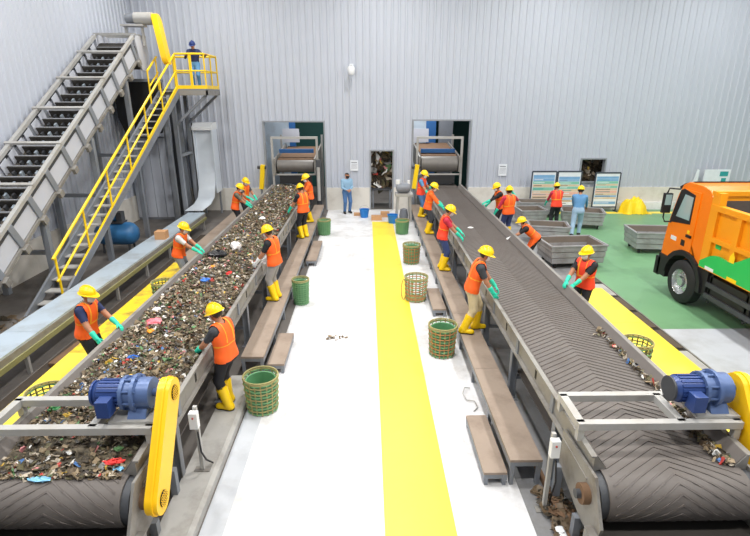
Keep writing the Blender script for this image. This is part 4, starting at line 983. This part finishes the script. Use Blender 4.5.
def info_board(x, z0, z1, w, lab, seed):
    r = random.Random(seed); y = 21.15
    t = thing('info_board', (x, y, 0), lab, 'sign board', 'information boards by the back wall')
    for s in (-1, 1): MB().bar((x + s * (w / 2), y, 0), (x + s * (w / 2), y, z1), .05, .05).bar((x + s * w / 2, y - .2, .02), (x + s * w / 2, y + .2, .02), .05, .04).build('post', 'board_dark', t)
    MB().bar((x - w / 2, y, z1), (x + w / 2, y, z1), .05, .06).build('frame_bar', 'board_dark', t); MB().bar((x - w / 2, y, z0), (x + w / 2, y, z0), .05, .05).build('frame_bar', 'board_dark', t)
    b = MB().box(x - w / 2 + .02, x + w / 2 - .02, y - .012, y + .012, z0 + .02, z1 - .02).build('panel', 'board_white', t)
    z = z1 - .06; cols = ['board_white', 'board_blue', 'board_blue', 'board_teal', 'board_sand', 'board_teal', 'board_sand', 'board_pink', 'board_sand', 'board_blue', 'board_sand']
    i = 0
    while z > z0 + .14:
        hh = r.uniform(.06, .15); MB().box(x - w / 2 + .06, x + w / 2 - .06, y - .016, y - .012, z - hh, z - .012).build('printed_band', cols[i % len(cols)], b)
        if i > 1: MB().box(x - w / 2 + .1, x - w / 2 + .1 + w * r.uniform(.3, .6), y - .018, y - .016, z - hh * .65, z - hh * .45).build('printed_line', r.choice(['board_dark', 'board_white', 'teal']), b)
        z -= hh; i += 1
info_board(7.48, .25, 1.72, 1.02, 'leftmost of the three printed information boards by the wall', 1)
info_board(8.56, .25, 1.72, 1.0, 'middle printed information board, left of the small wall opening', 2)
info_board(10.2, .2, 1.66, 1.05, 'rightmost printed information board, right of the small wall opening', 3)
mb = MB(); nu, nv = 30, 20; vs = []
for j in range(nv):
    for i in range(nu):
        u = -1 + 2 * i / (nu - 1); v = -1 + 2 * j / (nv - 1); r_ = max(abs(u) ** 2.2 + abs(v) ** 2.2, 0) ** .5
        hgt_ = max(0, 1 - r_ ** 2.5) ** .6 * (.5 + .1 * math.sin(5 * u + 2 * v) + .07 * abs(math.sin(7 * u - 5 * v)) + .05 * abs(math.sin(13 * v + 4 * u)) - .16 * u)
        vs.append((11.42 + .55 * u * (1 + .1 * math.sin(6 * v)), 20.95 + .42 * v * (1 + .12 * math.sin(7 * u)), max(.006, hgt_ + rng.normal(0, .012))))
mb.add(vs, [(j * nu + i, j * nu + i + 1, (j + 1) * nu + i + 1, (j + 1) * nu + i) for j in range(nv - 1) for i in range(nu - 1)])
tag(mb.build('yellow_tarp', 'tarp_yellow', smooth=True, fix=False), 'heap of bright yellow tarpaulin against the back wall', 'tarp')
o = thing('white_sign', (14.8, 21.2, 0), 'white panel with teal marks standing at the wall behind the truck', 'sign')
MB().box(14.35, 15.45, 21.2, 21.26, .9, 1.78).build('panel', 'board_white', o)
MB().box(15.0, 15.35, 21.19, 21.2, 1.5, 1.7).box(15.1, 15.3, 21.19, 21.2, 1.25, 1.42).build('teal_mark', 'teal', o); MB().prism([(14.1, .9), (14.1, 1.75), (14.02, 1.8), (13.9, 1.1), (13.85, .9)], 'y', 21.2, 21.25).build('side_fin', 'board_white', o)
for x in (14.1, 15.3): MB().bar((x, 21.28, 0), (x, 21.28, 1.2), .06, .04).build('post', 'steel_light', o)

# ------------------------------------------------------------------ people
def surface_nets(V, o, h):
    nx, ny, nz = V.shape; ins = V < 0
    c = np.zeros((nx - 1, ny - 1, nz - 1), np.int8)
    for a in (0, 1):
        for b in (0, 1):
            for d in (0, 1): c += ins[a:nx - 1 + a, b:ny - 1 + b, d:nz - 1 + d]
    act = (c > 0) & (c < 8); I = np.argwhere(act); idx = -np.ones(act.shape, np.int64); idx[act] = np.arange(len(I))
    acc = np.zeros((len(I), 3)); cnt = np.zeros(len(I))
    cs = [(a, b, d) for a in (0, 1) for b in (0, 1) for d in (0, 1)]
    val = {k: V[I[:, 0] + k[0], I[:, 1] + k[1], I[:, 2] + k[2]] for k in cs}
    for p in cs:
        for ax in range(3):
            if p[ax] == 0:
                q = list(p); q[ax] = 1; q = tuple(q); v0, v1 = val[p], val[q]; m = (v0 < 0) != (v1 < 0)
                tt = np.where(m, v0 / np.where(v0 == v1, 1, v0 - v1), 0); pos = np.tile(np.array(p, float), (len(I), 1)); pos[:, ax] += tt
                acc += pos * m[:, None]; cnt += m
    P = (I + acc / cnt[:, None]) * h + o; F = []
    for ax in range(3):
        s0 = [slice(None)] * 3; s1 = [slice(None)] * 3; s0[ax] = slice(0, -1); s1[ax] = slice(1, None)
        a = ins[tuple(s0)]; b = ins[tuple(s1)]; E = np.argwhere(a != b); u, v = [(1, 2), (2, 0), (0, 1)][ax]
        E = E[(E[:, u] > 0) & (E[:, v] > 0)]
        fl = a[E[:, 0], E[:, 1], E[:, 2]]
        def ci(du, dv):
            Q = E.copy(); Q[:, u] -= du; Q[:, v] -= dv
            return idx[Q[:, 0], Q[:, 1], Q[:, 2]]
        q = np.stack([ci(1, 1), ci(0, 1), ci(0, 0), ci(1, 0)], 1); q[~fl] = q[~fl][:, ::-1]; F.append(q)
    return P, np.concatenate(F)
def rcone(P, a, b, ra, rb):
    a = np.asarray(a, np.float32); b = np.asarray(b, np.float32); ba = b - a; L = float(ba @ ba)
    tt = np.clip(((P - a) @ ba) / max(L, 1e-9), 0, 1)
    d = P - a - tt[:, None] * ba
    return np.sqrt((d * d).sum(1)) - (ra + (rb - ra) * tt)
def sdf(P, prims, want=False):
    D = None; ids = None; best = None
    for i, (a, b, ra, rb, tg, k) in enumerate(prims):
        d = rcone(P, a, b, ra, rb)
        if D is None: D = d.copy(); best = d.copy(); ids = np.zeros(len(P), int); continue
        if want: m = d < best; best = np.where(m, d, best); ids[m] = i
        hh = np.clip(.5 + .5 * (D - d) / k, 0, 1); D = D * (1 - hh) + d * hh - k * hh * (1 - hh)
    return (D, ids) if want else D
def mesh_sdf(prims, h):
    pts = np.array([list(p[0]) + [p[2]] for p in prims] + [list(p[1]) + [p[3]] for p in prims])
    lo = (pts[:, :3] - pts[:, 3:]).min(0) - 2.5 * h; hi = (pts[:, :3] + pts[:, 3:]).max(0) + 2.5 * h
    n = np.ceil((hi - lo) / h).astype(int) + 1
    g = np.stack(np.meshgrid(*[lo[i] + h * np.arange(n[i]) for i in range(3)], indexing='ij'), -1).reshape(-1, 3).astype(np.float32)
    V = np.full(len(g), 9.0, np.float32)
    # evaluate coarse-to-near only: use a cheap bound to skip far points
    V = sdf(g, prims).astype(np.float64)
    return surface_nets(V.reshape(n), lo, h)
def new_mesh(name, P, F, mats, mi=None, smooth=True):
    me = bpy.data.meshes.new(name); me.vertices.add(len(P)); me.vertices.foreach_set('co', np.asarray(P, np.float32).ravel())
    F = np.asarray(F); me.loops.add(F.size); me.loops.foreach_set('vertex_index', F.ravel().astype(np.int32))
    me.polygons.add(len(F)); me.polygons.foreach_set('loop_start', np.arange(0, F.size, 4, dtype=np.int32))
    for m_ in mats: me.materials.append(M[m_])
    if mi is not None: me.polygons.foreach_set('material_index', np.asarray(mi, np.int32))
    me.update(calc_edges=True); me.validate()
    if smooth: me.shade_smooth()
    return me
def vnormals(P, F):
    n = np.cross(P[F[:, 2]] - P[F[:, 0]], P[F[:, 3]] - P[F[:, 1]]); N = np.zeros_like(P)
    for k in range(4): np.add.at(N, F[:, k], n)
    return N / np.maximum(np.linalg.norm(N, axis=1), 1e-9)[:, None]
# gloved hand template: wrist at origin, fingers along -Z, palm towards -Y (closed slightly), thumb at +X
def hand_prims(cuff=True):
    p = []
    g = 1.0
    for x in (-.026, -.009, .009, .026): p.append(((x * .7, 0, -.015), (x, 0, -.085), .017, .015, 0, .012))
    for x, L in ((-.033, .055), (-.0115, .072), (.0115, .078), (.033, .068)):
        k1 = (x, 0, -.09); k2 = (x * 1.06, -.006, -.09 - L * .45); k3 = (x * 1.08, -.02, -.09 - L * .75); k4 = (x * 1.08, -.037, -.09 - L * .97)
        p += [(k1, k2, .0105, .01, 0, .004), (k2, k3, .01, .0095, 0, .004), (k3, k4, .0095, .0085, 0, .004)]
    p += [((.025, -.004, -.025), (.05, -.014, -.055), .014, .012, 0, .008), ((.05, -.014, -.055), (.062, -.024, -.085), .011, .0095, 0, .004)]
    if cuff: p += [((0, 0, .0), (0, 0, .11), .037, .046, 0, .012)]
    else: p += [((0, 0, .0), (0, 0, .03), .028, .03, 0, .012)]
    return p
HAND = {}
for cuff in (True, False):
    P, F = mesh_sdf(hand_prims(cuff), .0058); HAND[cuff] = (P, F)
HM = {}
def hand_mesh(cuff, side, m):
    k = (cuff, side, m)
    if k not in HM:
        P, F = HAND[cuff]; Q = P.copy(); FF = F
        if side < 0: Q[:, 0] *= -1; FF = F[:, ::-1]
        HM[k] = new_mesh('hand', Q, FF, [m])
    return HM[k]
def helmet_mesh(m):
    mb = MB(); n = 20; prof = []
    for i in range(7):
        a = R(90) * i / 6; prof.append((math.cos(a), math.sin(a)))
    vs = []
    for r, z in prof[::-1]:
        for i in range(n):
            t_ = 2 * math.pi * i / n; vs.append((.112 * r * math.cos(t_), .136 * r * math.sin(t_) , .125 * z))
    base = len(vs)
    for rx, ry, z in ((.128, .152, -.006), (.127, .151, -.014), (.108, .13, -.012)):
        for i in range(n):
            t_ = 2 * math.pi * i / n; f = max(0, math.sin(t_)) ** 3 * .045
            vs.append((rx * math.cos(t_), ry * math.sin(t_) + f, z - f * .35))
    L = len(vs) // n
    fs = [(k * n + i, k * n + (i + 1) % n, (k + 1) * n + (i + 1) % n, (k + 1) * n + i) for k in range(L - 1) for i in range(n)]
    mb.add(vs, fs)
    mb.tube([(0, .13 * math.cos(a), .004 + .126 * math.sin(a)) for a in np.linspace(R(12), R(165), 10)], .014, 6)
    o = mb.build('tmp', m, smooth=True, org=(0, 0, 0)); me = o.data; bpy.data.objects.remove(o); return me
HEL = {k: helmet_mesh(k) for k in ('helmet_yellow', 'helmet_blue')}
def mask_mesh(m):
    vs = []; nu, nv = 9, 6
    for off in (.0, .006):
        for j in range(nv):
            el = R(-52 + 60 * j / (nv - 1))
            for i in range(nu):
                az = R(-68 + 136 * i / (nu - 1)); bulge = .014 * math.cos(az) ** 4 * math.cos(el + R(20)) ** 2
                r = 1 + (bulge + off) / .1
                vs.append((.083 * r * math.sin(az) * math.cos(el), .104 * r * math.cos(az) * math.cos(el), .118 * r * math.sin(el)))
    S = nu * nv; fs = []
    for j in range(nv - 1):
        for i in range(nu - 1):
            a = j * nu + i; fs += [(a, a + 1, a + nu + 1, a + nu), (S + a, S + a + nu, S + a + nu + 1, S + a + 1)]
    mb = MB().add(vs, fs); o = mb.build('tmp', m, smooth=True, org=(0, 0, 0)); me = o.data; bpy.data.objects.remove(o); return me
MASK = {k: mask_mesh(k) for k in ('mask_white', 'black')}
def ik(S, T, a, b, hint):
    S = Vector(S); T = Vector(T); d = T - S; L = d.length; mx = (a + b) * .995
    if L > mx: d = d * (mx / L); L = mx; T = S + d
    u = d / L; ca = (a * a + L * L - b * b) / (2 * a * L); ca = max(-1, min(1, ca)); hint = Vector(hint); p = hint - u * hint.dot(u)
    if p.length < 1e-4: p = Vector((0, 0, -1)) - u * -u.z
    p.normalize(); return S + u * (a * ca) + p * (a * math.sqrt(1 - ca * ca)), T
def person(loc, rz, label, shirt, pants, vest='vest_orange', boots=True, gloves='glove_teal', mask='mask_white', helmet='helmet_yellow', sleeve='short',
           sc=1.0, lean=8, head=(10, 0), hands=((-.2, .4, .95), (.2, .4, .95)), feet=((-.11, 0), (.11, .03)), twist=0, hair_only=False):
    """local frame: facing +Y; hands/feet are (left, right)"""
    t = thing('person', loc, label, 'person', None, rz, local=True); t.scale = (sc,) * 3
    pel = Vector((0, -.05 * math.sin(R(lean)) * 2, .90)); Rl = Matrix.Rotation(-R(lean), 3, 'X') @ Matrix.Rotation(R(twist), 3, 'Z')
    up = lambda x, y, z: pel + Rl @ Vector((x, y, z - .90))
    pr = []
    add = lambda a, b, ra, rb, tg, k=.03: pr.append((tuple(a), tuple(b), ra, rb, tg, k))
    # torso: stack of flattened slices
    for z, hw, r, tg in ((.86, .075, .115, 'hip'), (.93, .07, .112, 'hip'), (1.0, .06, .108, 'torso'), (1.07, .06, .107, 'torso'), (1.14, .07, .11, 'torso'), (1.21, .085, .113, 'torso'), (1.28, .1, .108, 'torso'), (1.345, .115, .082, 'torso')):
        add(up(-hw, 0, z), up(hw, 0, z), r, r, tg, .03)
    add(up(0, -.01, 1.36), up(0, .01, 1.46), .06, .052, 'skin', .03)
    # head
    hp, hy = head; neck = up(0, .01, 1.45); Rh = Rl @ Matrix.Rotation(R(lean * .7), 3, 'X') @ Matrix.Rotation(R(hy), 3, 'Z') @ Matrix.Rotation(-R(hp), 3, 'X')
    hd = lambda x, y, z: neck + Rh @ Vector((x, y, z))
    add(hd(0, -.012, .125), hd(0, .012, .125), .088, .086, 'head', .03); add(hd(0, .03, .05), hd(0, .045, .075), .055, .06, 'head', .03)
    add(hd(0, .1, .085), hd(0, .09, .12), .016, .01, 'head', .012)                    # nose
    for s in (-1, 1): add(hd(s * .082, .0, .085), hd(s * .088, -.008, .115), .014, .018, 'head', .008)   # ears
    # arms
    wr = []
    for s, H in ((-1, hands[0]), (1, hands[1])):
        sh = up(s * .185, 0, 1.345); el, w = ik(sh, H, .285, .25, (s * .5, -.35, -.8))
        m1 = sh.lerp(el, .62)
        add(up(s * .12, 0, 1.34), sh, .07, .066, 'torso' if False else 'sleeve', .03)
        add(sh, m1, .064, .056, 'sleeve', .02); add(m1, el, .05, .045, 'sleeve' if sleeve == 'long' else 'skin', .015)
        add(el, w, .045, .032, 'sleeve' if sleeve == 'long' else 'skin', .012); wr.append((s, el, w))
    # legs
    for s, ft in ((-1, feet[0]), (1, feet[1])):
        hip = pel + Vector((s * .09, 0, -.02)); fz = ft[2] if len(ft) > 2 else 0
        ank = Vector((ft[0], ft[1], .095 + fz)); kn, ank = ik(hip, ank, .41, .41, (s * .12, 1, 0))
        tg = 'bootL' if s < 0 else 'bootR'; mid = kn.lerp(ank, .34)
        add(hip, kn, .102, .078, 'pants', .03); add(kn, mid, .076, .07, 'pants', .02); add(mid, ank, .074 if boots else .07, .06, tg if boots else 'pants', .02)
        b0 = Vector((ank.x, ank.y - .035, .05 + fz)); b1 = Vector((ank.x + s * .025, ank.y + .15, .042 + fz))
        add(ank, b0, .06, .052, tg, .02); add(b0, b1, .052, .042, tg, .02)
    P, F = mesh_sdf(pr, .0145)
    P[:, 2] = np.maximum(P[:, 2], 0.002)
    _, ids = sdf(P.astype(np.float32), pr, True); tags = np.array([p[4] for p in pr])[ids]
    names = ['skin', shirt, pants, 'hair', 'boot_yellow' if boots else 'sole']
    T2 = {'torso': 1, 'sleeve': 1, 'skin': 0, 'hip': 2, 'pants': 2, 'head': 0, 'bootL': 4, 'bootR': 4}
    vm = np.array([T2[x] for x in tags])
    # hair: back and sides of the head below the helmet
    inv = np.array(Rh.inverted()); loc_h = (P - np.array(neck)) @ inv.T
    hairm = (tags == 'head') & (((loc_h[:, 1] < -.01) & (loc_h[:, 2] > .045) & (np.abs(loc_h[:, 0]) < .1)) | (loc_h[:, 2] > .165)); vm[hairm] = 3
    fm = vm[F[:, 0]]
    me = new_mesh('person_body', P, F, names, fm)
    body = bpy.data.objects.new('body', me); COL.objects.link(body); body.parent = t
    N = vnormals(P, F)
    def shell(sel, off, name, m, par, lab=None):
        keep = sel[F].all(1); f = F[keep]
        if not len(f): return None
        u, inv_ = np.unique(f, return_inverse=True); q = P[u] + N[u] * off; q[:, 2] = np.maximum(q[:, 2], .001)
        o = bpy.data.objects.new(name, new_mesh(name, q, inv_.reshape(f.shape), [m])); COL.objects.link(o); o.parent = par
        if lab: o['label'] = lab
        return o
    inl = np.array(Rl.inverted()); L = (P - np.array(pel)) @ inl.T; L[:, 2] += .9
    if vest:
        arm = np.abs(L[:, 0]) > .17
        sel = (np.isin(tags, ['torso', 'hip', 'pants']) | ((tags == 'sleeve') & ~arm & (np.abs(L[:, 1]) < .085) & (L[:, 2] > 1.27))) & (L[:, 2] > .83)
        v = shell(sel, .016, 'safety_vest', vest, t)
        st = sel & (((np.abs(np.abs(L[:, 0]) - .085) < .018) & (L[:, 2] > 1.12)) | (np.abs(L[:, 2] - 1.1) < .018))
        shell(st, .020, 'reflective_strip', 'strip_lime', v)
    if boots:
        for tg in ('bootL', 'bootR'):
            bo = shell(tags == tg, .010, 'boot', 'boot_yellow', t)
            shell((tags == tg) & (P[:, 2] < .035), .014, 'sole', 'sole', bo)
    # head gear
    Mh = Rh.to_4x4(); Mh.translation = hd(0, 0, .135)
    if helmet:
        o = bpy.data.objects.new('safety_helmet', HEL[helmet]); COL.objects.link(o); o.parent = t; o.matrix_basis = Mh @ Matrix.Translation((0, 0, .012))
    Mf = Rh.to_4x4(); Mf.translation = hd(0, .012, .105)
    if mask:
        o = bpy.data.objects.new('face_mask', MASK[mask]); COL.objects.link(o); o.parent = t; o.matrix_basis = Mf
    for s in (-1, 1):
        e = MB(); c = hd(s * .032, .092, .118); e.lathe([(0, -.009), (.011, -.004), (.011, .004), (0, .009)], c, n=8); e.build('eye', 'black', t, True)
    # hands
    for s, el, w in wr:
        d = (w - el).normalized(); z = -d
        pn = Vector((-s * .35, .15, -1)) if abs(d.z) < .75 else Vector((-s, .0, -.2))      # palm direction
        y = -(pn - z * pn.dot(z)).normalized(); x = y.cross(z); mm = Matrix((x, y, z)).transposed().to_4x4(); mm.translation = w - d * .01
        # thumb lies at +x for one side and is mirrored for the other: choose the inner/forward one
        side = -1 if (x.x * s + x.y * -.5) > 0 else 1
        hm = gloves if gloves else 'skin'
        if gloves:
            o = bpy.data.objects.new('glove', hand_mesh(True, side, hm))
        else: o = bpy.data.objects.new('hand', hand_mesh(False, side, hm))
        COL.objects.link(o); o.parent = t; o.matrix_basis = mm
    return t
B = .38; D = PZL
# left conveyor, far side (facing +x)
person((-4.54, 7.4, D), R(-97), 'worker in navy shirt and orange vest, nearest on the far side of the waste belt', 'cloth_navy', 'cloth_black', lean=12, head=(8, 0), hands=((-.1, .5, .98), (.3, .38, .88)), sc=.97)
person((-4.56, 11.65, D), R(-92), 'worker in pale shirt and orange vest leaning on the left edge of the waste belt', 'cloth_cloud', 'cloth_slate', lean=16, head=(16, 0), hands=((-.08, .58, .93), (.12, .58, .93)), sc=.97)
person((-4.5, 16.9, D), R(-80), 'worker in olive shirt bending over the far left of the waste belt', 'cloth_olive', 'cloth_black', lean=14, head=(24, 0), hands=((-.12, .52, .9), (.16, .52, .88)))
person((-4.5, 18.2, D), R(-120), 'worker in dark shirt with mask facing us at the far left of the waste belt', 'cloth_charcoal', 'cloth_black', lean=8, head=(18, 0), hands=((-.16, .42, .95), (.16, .42, 1.0)))
# left conveyor, aisle side (facing -x)
person((-2.14, 6.72, .15), R(72), 'worker in black trousers and yellow boots beside the green basket, nearest on the left', 'cloth_charcoal', 'cloth_black', lean=6, head=(20, 0), hands=((-.16, .42, .92), (.26, .36, .86)), feet=((-.1, -.02), (.1, .1)), sc=1.0)
person((-2.06, 10.5, B), R(75), 'worker in black shirt and grey trousers on the bench beside the waste belt', 'cloth_black', 'cloth_grey', lean=7, head=(18, 0), gloves='glove_white', hands=((-.2, .36, .85), (.2, .3, .85)), sc=1.0)
person((-2.05, 15.7, B), R(48), 'worker seen from behind in black trousers on the far bench of the waste belt', 'cloth_black', 'cloth_black', lean=4, head=(20, 0), hands=((-.3, .34, .85), (.36, .16, .8)), sc=1.02)
person((-2.08, 17.9, B), R(105), 'worker in orange shirt with white mask at the far end of the waste belt bench', 'cloth_orange', 'cloth_black', lean=6, head=(20, 10), hands=((-.2, .4, .9), (.2, .4, .9)), sc=1.02)
# man at the wall
person((-.87, 21.0, 0), R(-160), 'man in light blue shirt and jeans with black face mask standing at the back wall', 'cloth_sky', 'cloth_denim', vest=None, boots=False, gloves=None, mask='black', helmet=None, sleeve='long', lean=1, head=(12, 20), hands=((-.06, .28, 1.02), (.08, .26, 1.0)), sc=1.03)
# right conveyor, aisle side (facing +x)
person((2.0, 8.82, B), R(-98), 'worker in grey shirt, khaki trousers and yellow boots on the bench by the bare belt', 'cloth_charcoal', 'cloth_khaki', lean=16, head=(14, 0), hands=((-.05, .46, .82), (.2, .42, .72)), feet=((-.1, .1), (.12, -.14)), sc=1.02)
person((1.95, 12.5, B), R(-95), 'worker in maroon shirt and navy trousers on the bench by the bare belt', 'cloth_maroon', 'cloth_dusk', vest='vest_red', lean=10, head=(24, 0), hands=((-.04, .55, .9), (.18, .5, .84)), sc=1.02)
person((2.0, 16.2, B), R(-95), 'worker in orange sleeves leaning over the far part of the bare belt', 'cloth_orange', 'cloth_charcoal', sleeve='long', lean=12, head=(22, 0), hands=((-.08, .5, .9), (.16, .5, .86)), sc=1.0)
person((2.02, 18.7, B), R(-115), 'worker in red vest and jeans at the far end of the bare belt bench', 'cloth_blue', 'cloth_denim', vest='vest_red', lean=6, head=(16, 0), hands=((-.1, .4, 1.05), (.24, .36, .9)), sc=1.02)
# right conveyor, far side (facing -x)
person((4.55, 16.9, D), R(92), 'worker in black shirt reaching a green glove over the far edge of the bare belt', 'cloth_black', 'cloth_black', sleeve='long', lean=12, head=(18, 0), hands=((-.14, .6, 1.02), (.2, .42, .86)), sc=1.0)
person((4.58, 15.9, D), R(18), 'worker with maroon sleeves and raised right arm seen from behind beside the bare belt', 'cloth_maroon', 'cloth_dusk', sleeve='long', lean=2, head=(10, 0), hands=((-.36, .2, .85), (.3, .26, 1.42)), sc=1.02)
person((4.55, 13.2, D), R(80), 'stooping worker in dark shirt with white glove on the far edge of the bare belt', 'cloth_black', 'cloth_black', lean=50, head=(0, 0), gloves='glove_white', hands=((-.16, .72, .88), (.18, .6, .8)), sc=.9)
person((4.38, 9.4, D), R(122), 'worker in black sleeves, red vest and white mask facing the nearer bare belt', 'cloth_black', 'cloth_black', vest='vest_red', lean=6, head=(2, -8), hands=((-.02, .42, .92), (.12, .46, .97)), sc=.98)
# floor workers
person((7.02, 18.25, 0), R(4), 'worker with maroon sleeves and red vest standing among the grey carts', 'cloth_maroon', 'cloth_black', vest='vest_red', sleeve='long', boots=False, lean=10, head=(12, 0), hands=((-.24, .42, .86), (.24, .42, .86)), sc=1.0)
person((7.4, 17.15, 0), R(-22), 'worker in blue shirt and pale jeans pushing a cart across the green floor', 'cloth_blue', 'cloth_jeans_pale', vest=None, boots=False, gloves=None, sleeve='long', lean=14, head=(8, 0), hands=((-.16, .5, .88), (.26, .5, .88)), feet=((-.12, -.34, .04), (.1, .1)), sc=1.05)
# person on the high platform
person((-6.22, 19.6, PZ1), R(-175), 'person in navy overall and blue helmet standing on the high platform', 'cloth_navy', 'cloth_blue', vest=None, boots=False, gloves=None, mask=None, helmet='helmet_blue', sleeve='long', lean=4, head=(20, 0), hands=((-.5, .3, 1.2), (.22, .36, 1.18)), sc=.95)
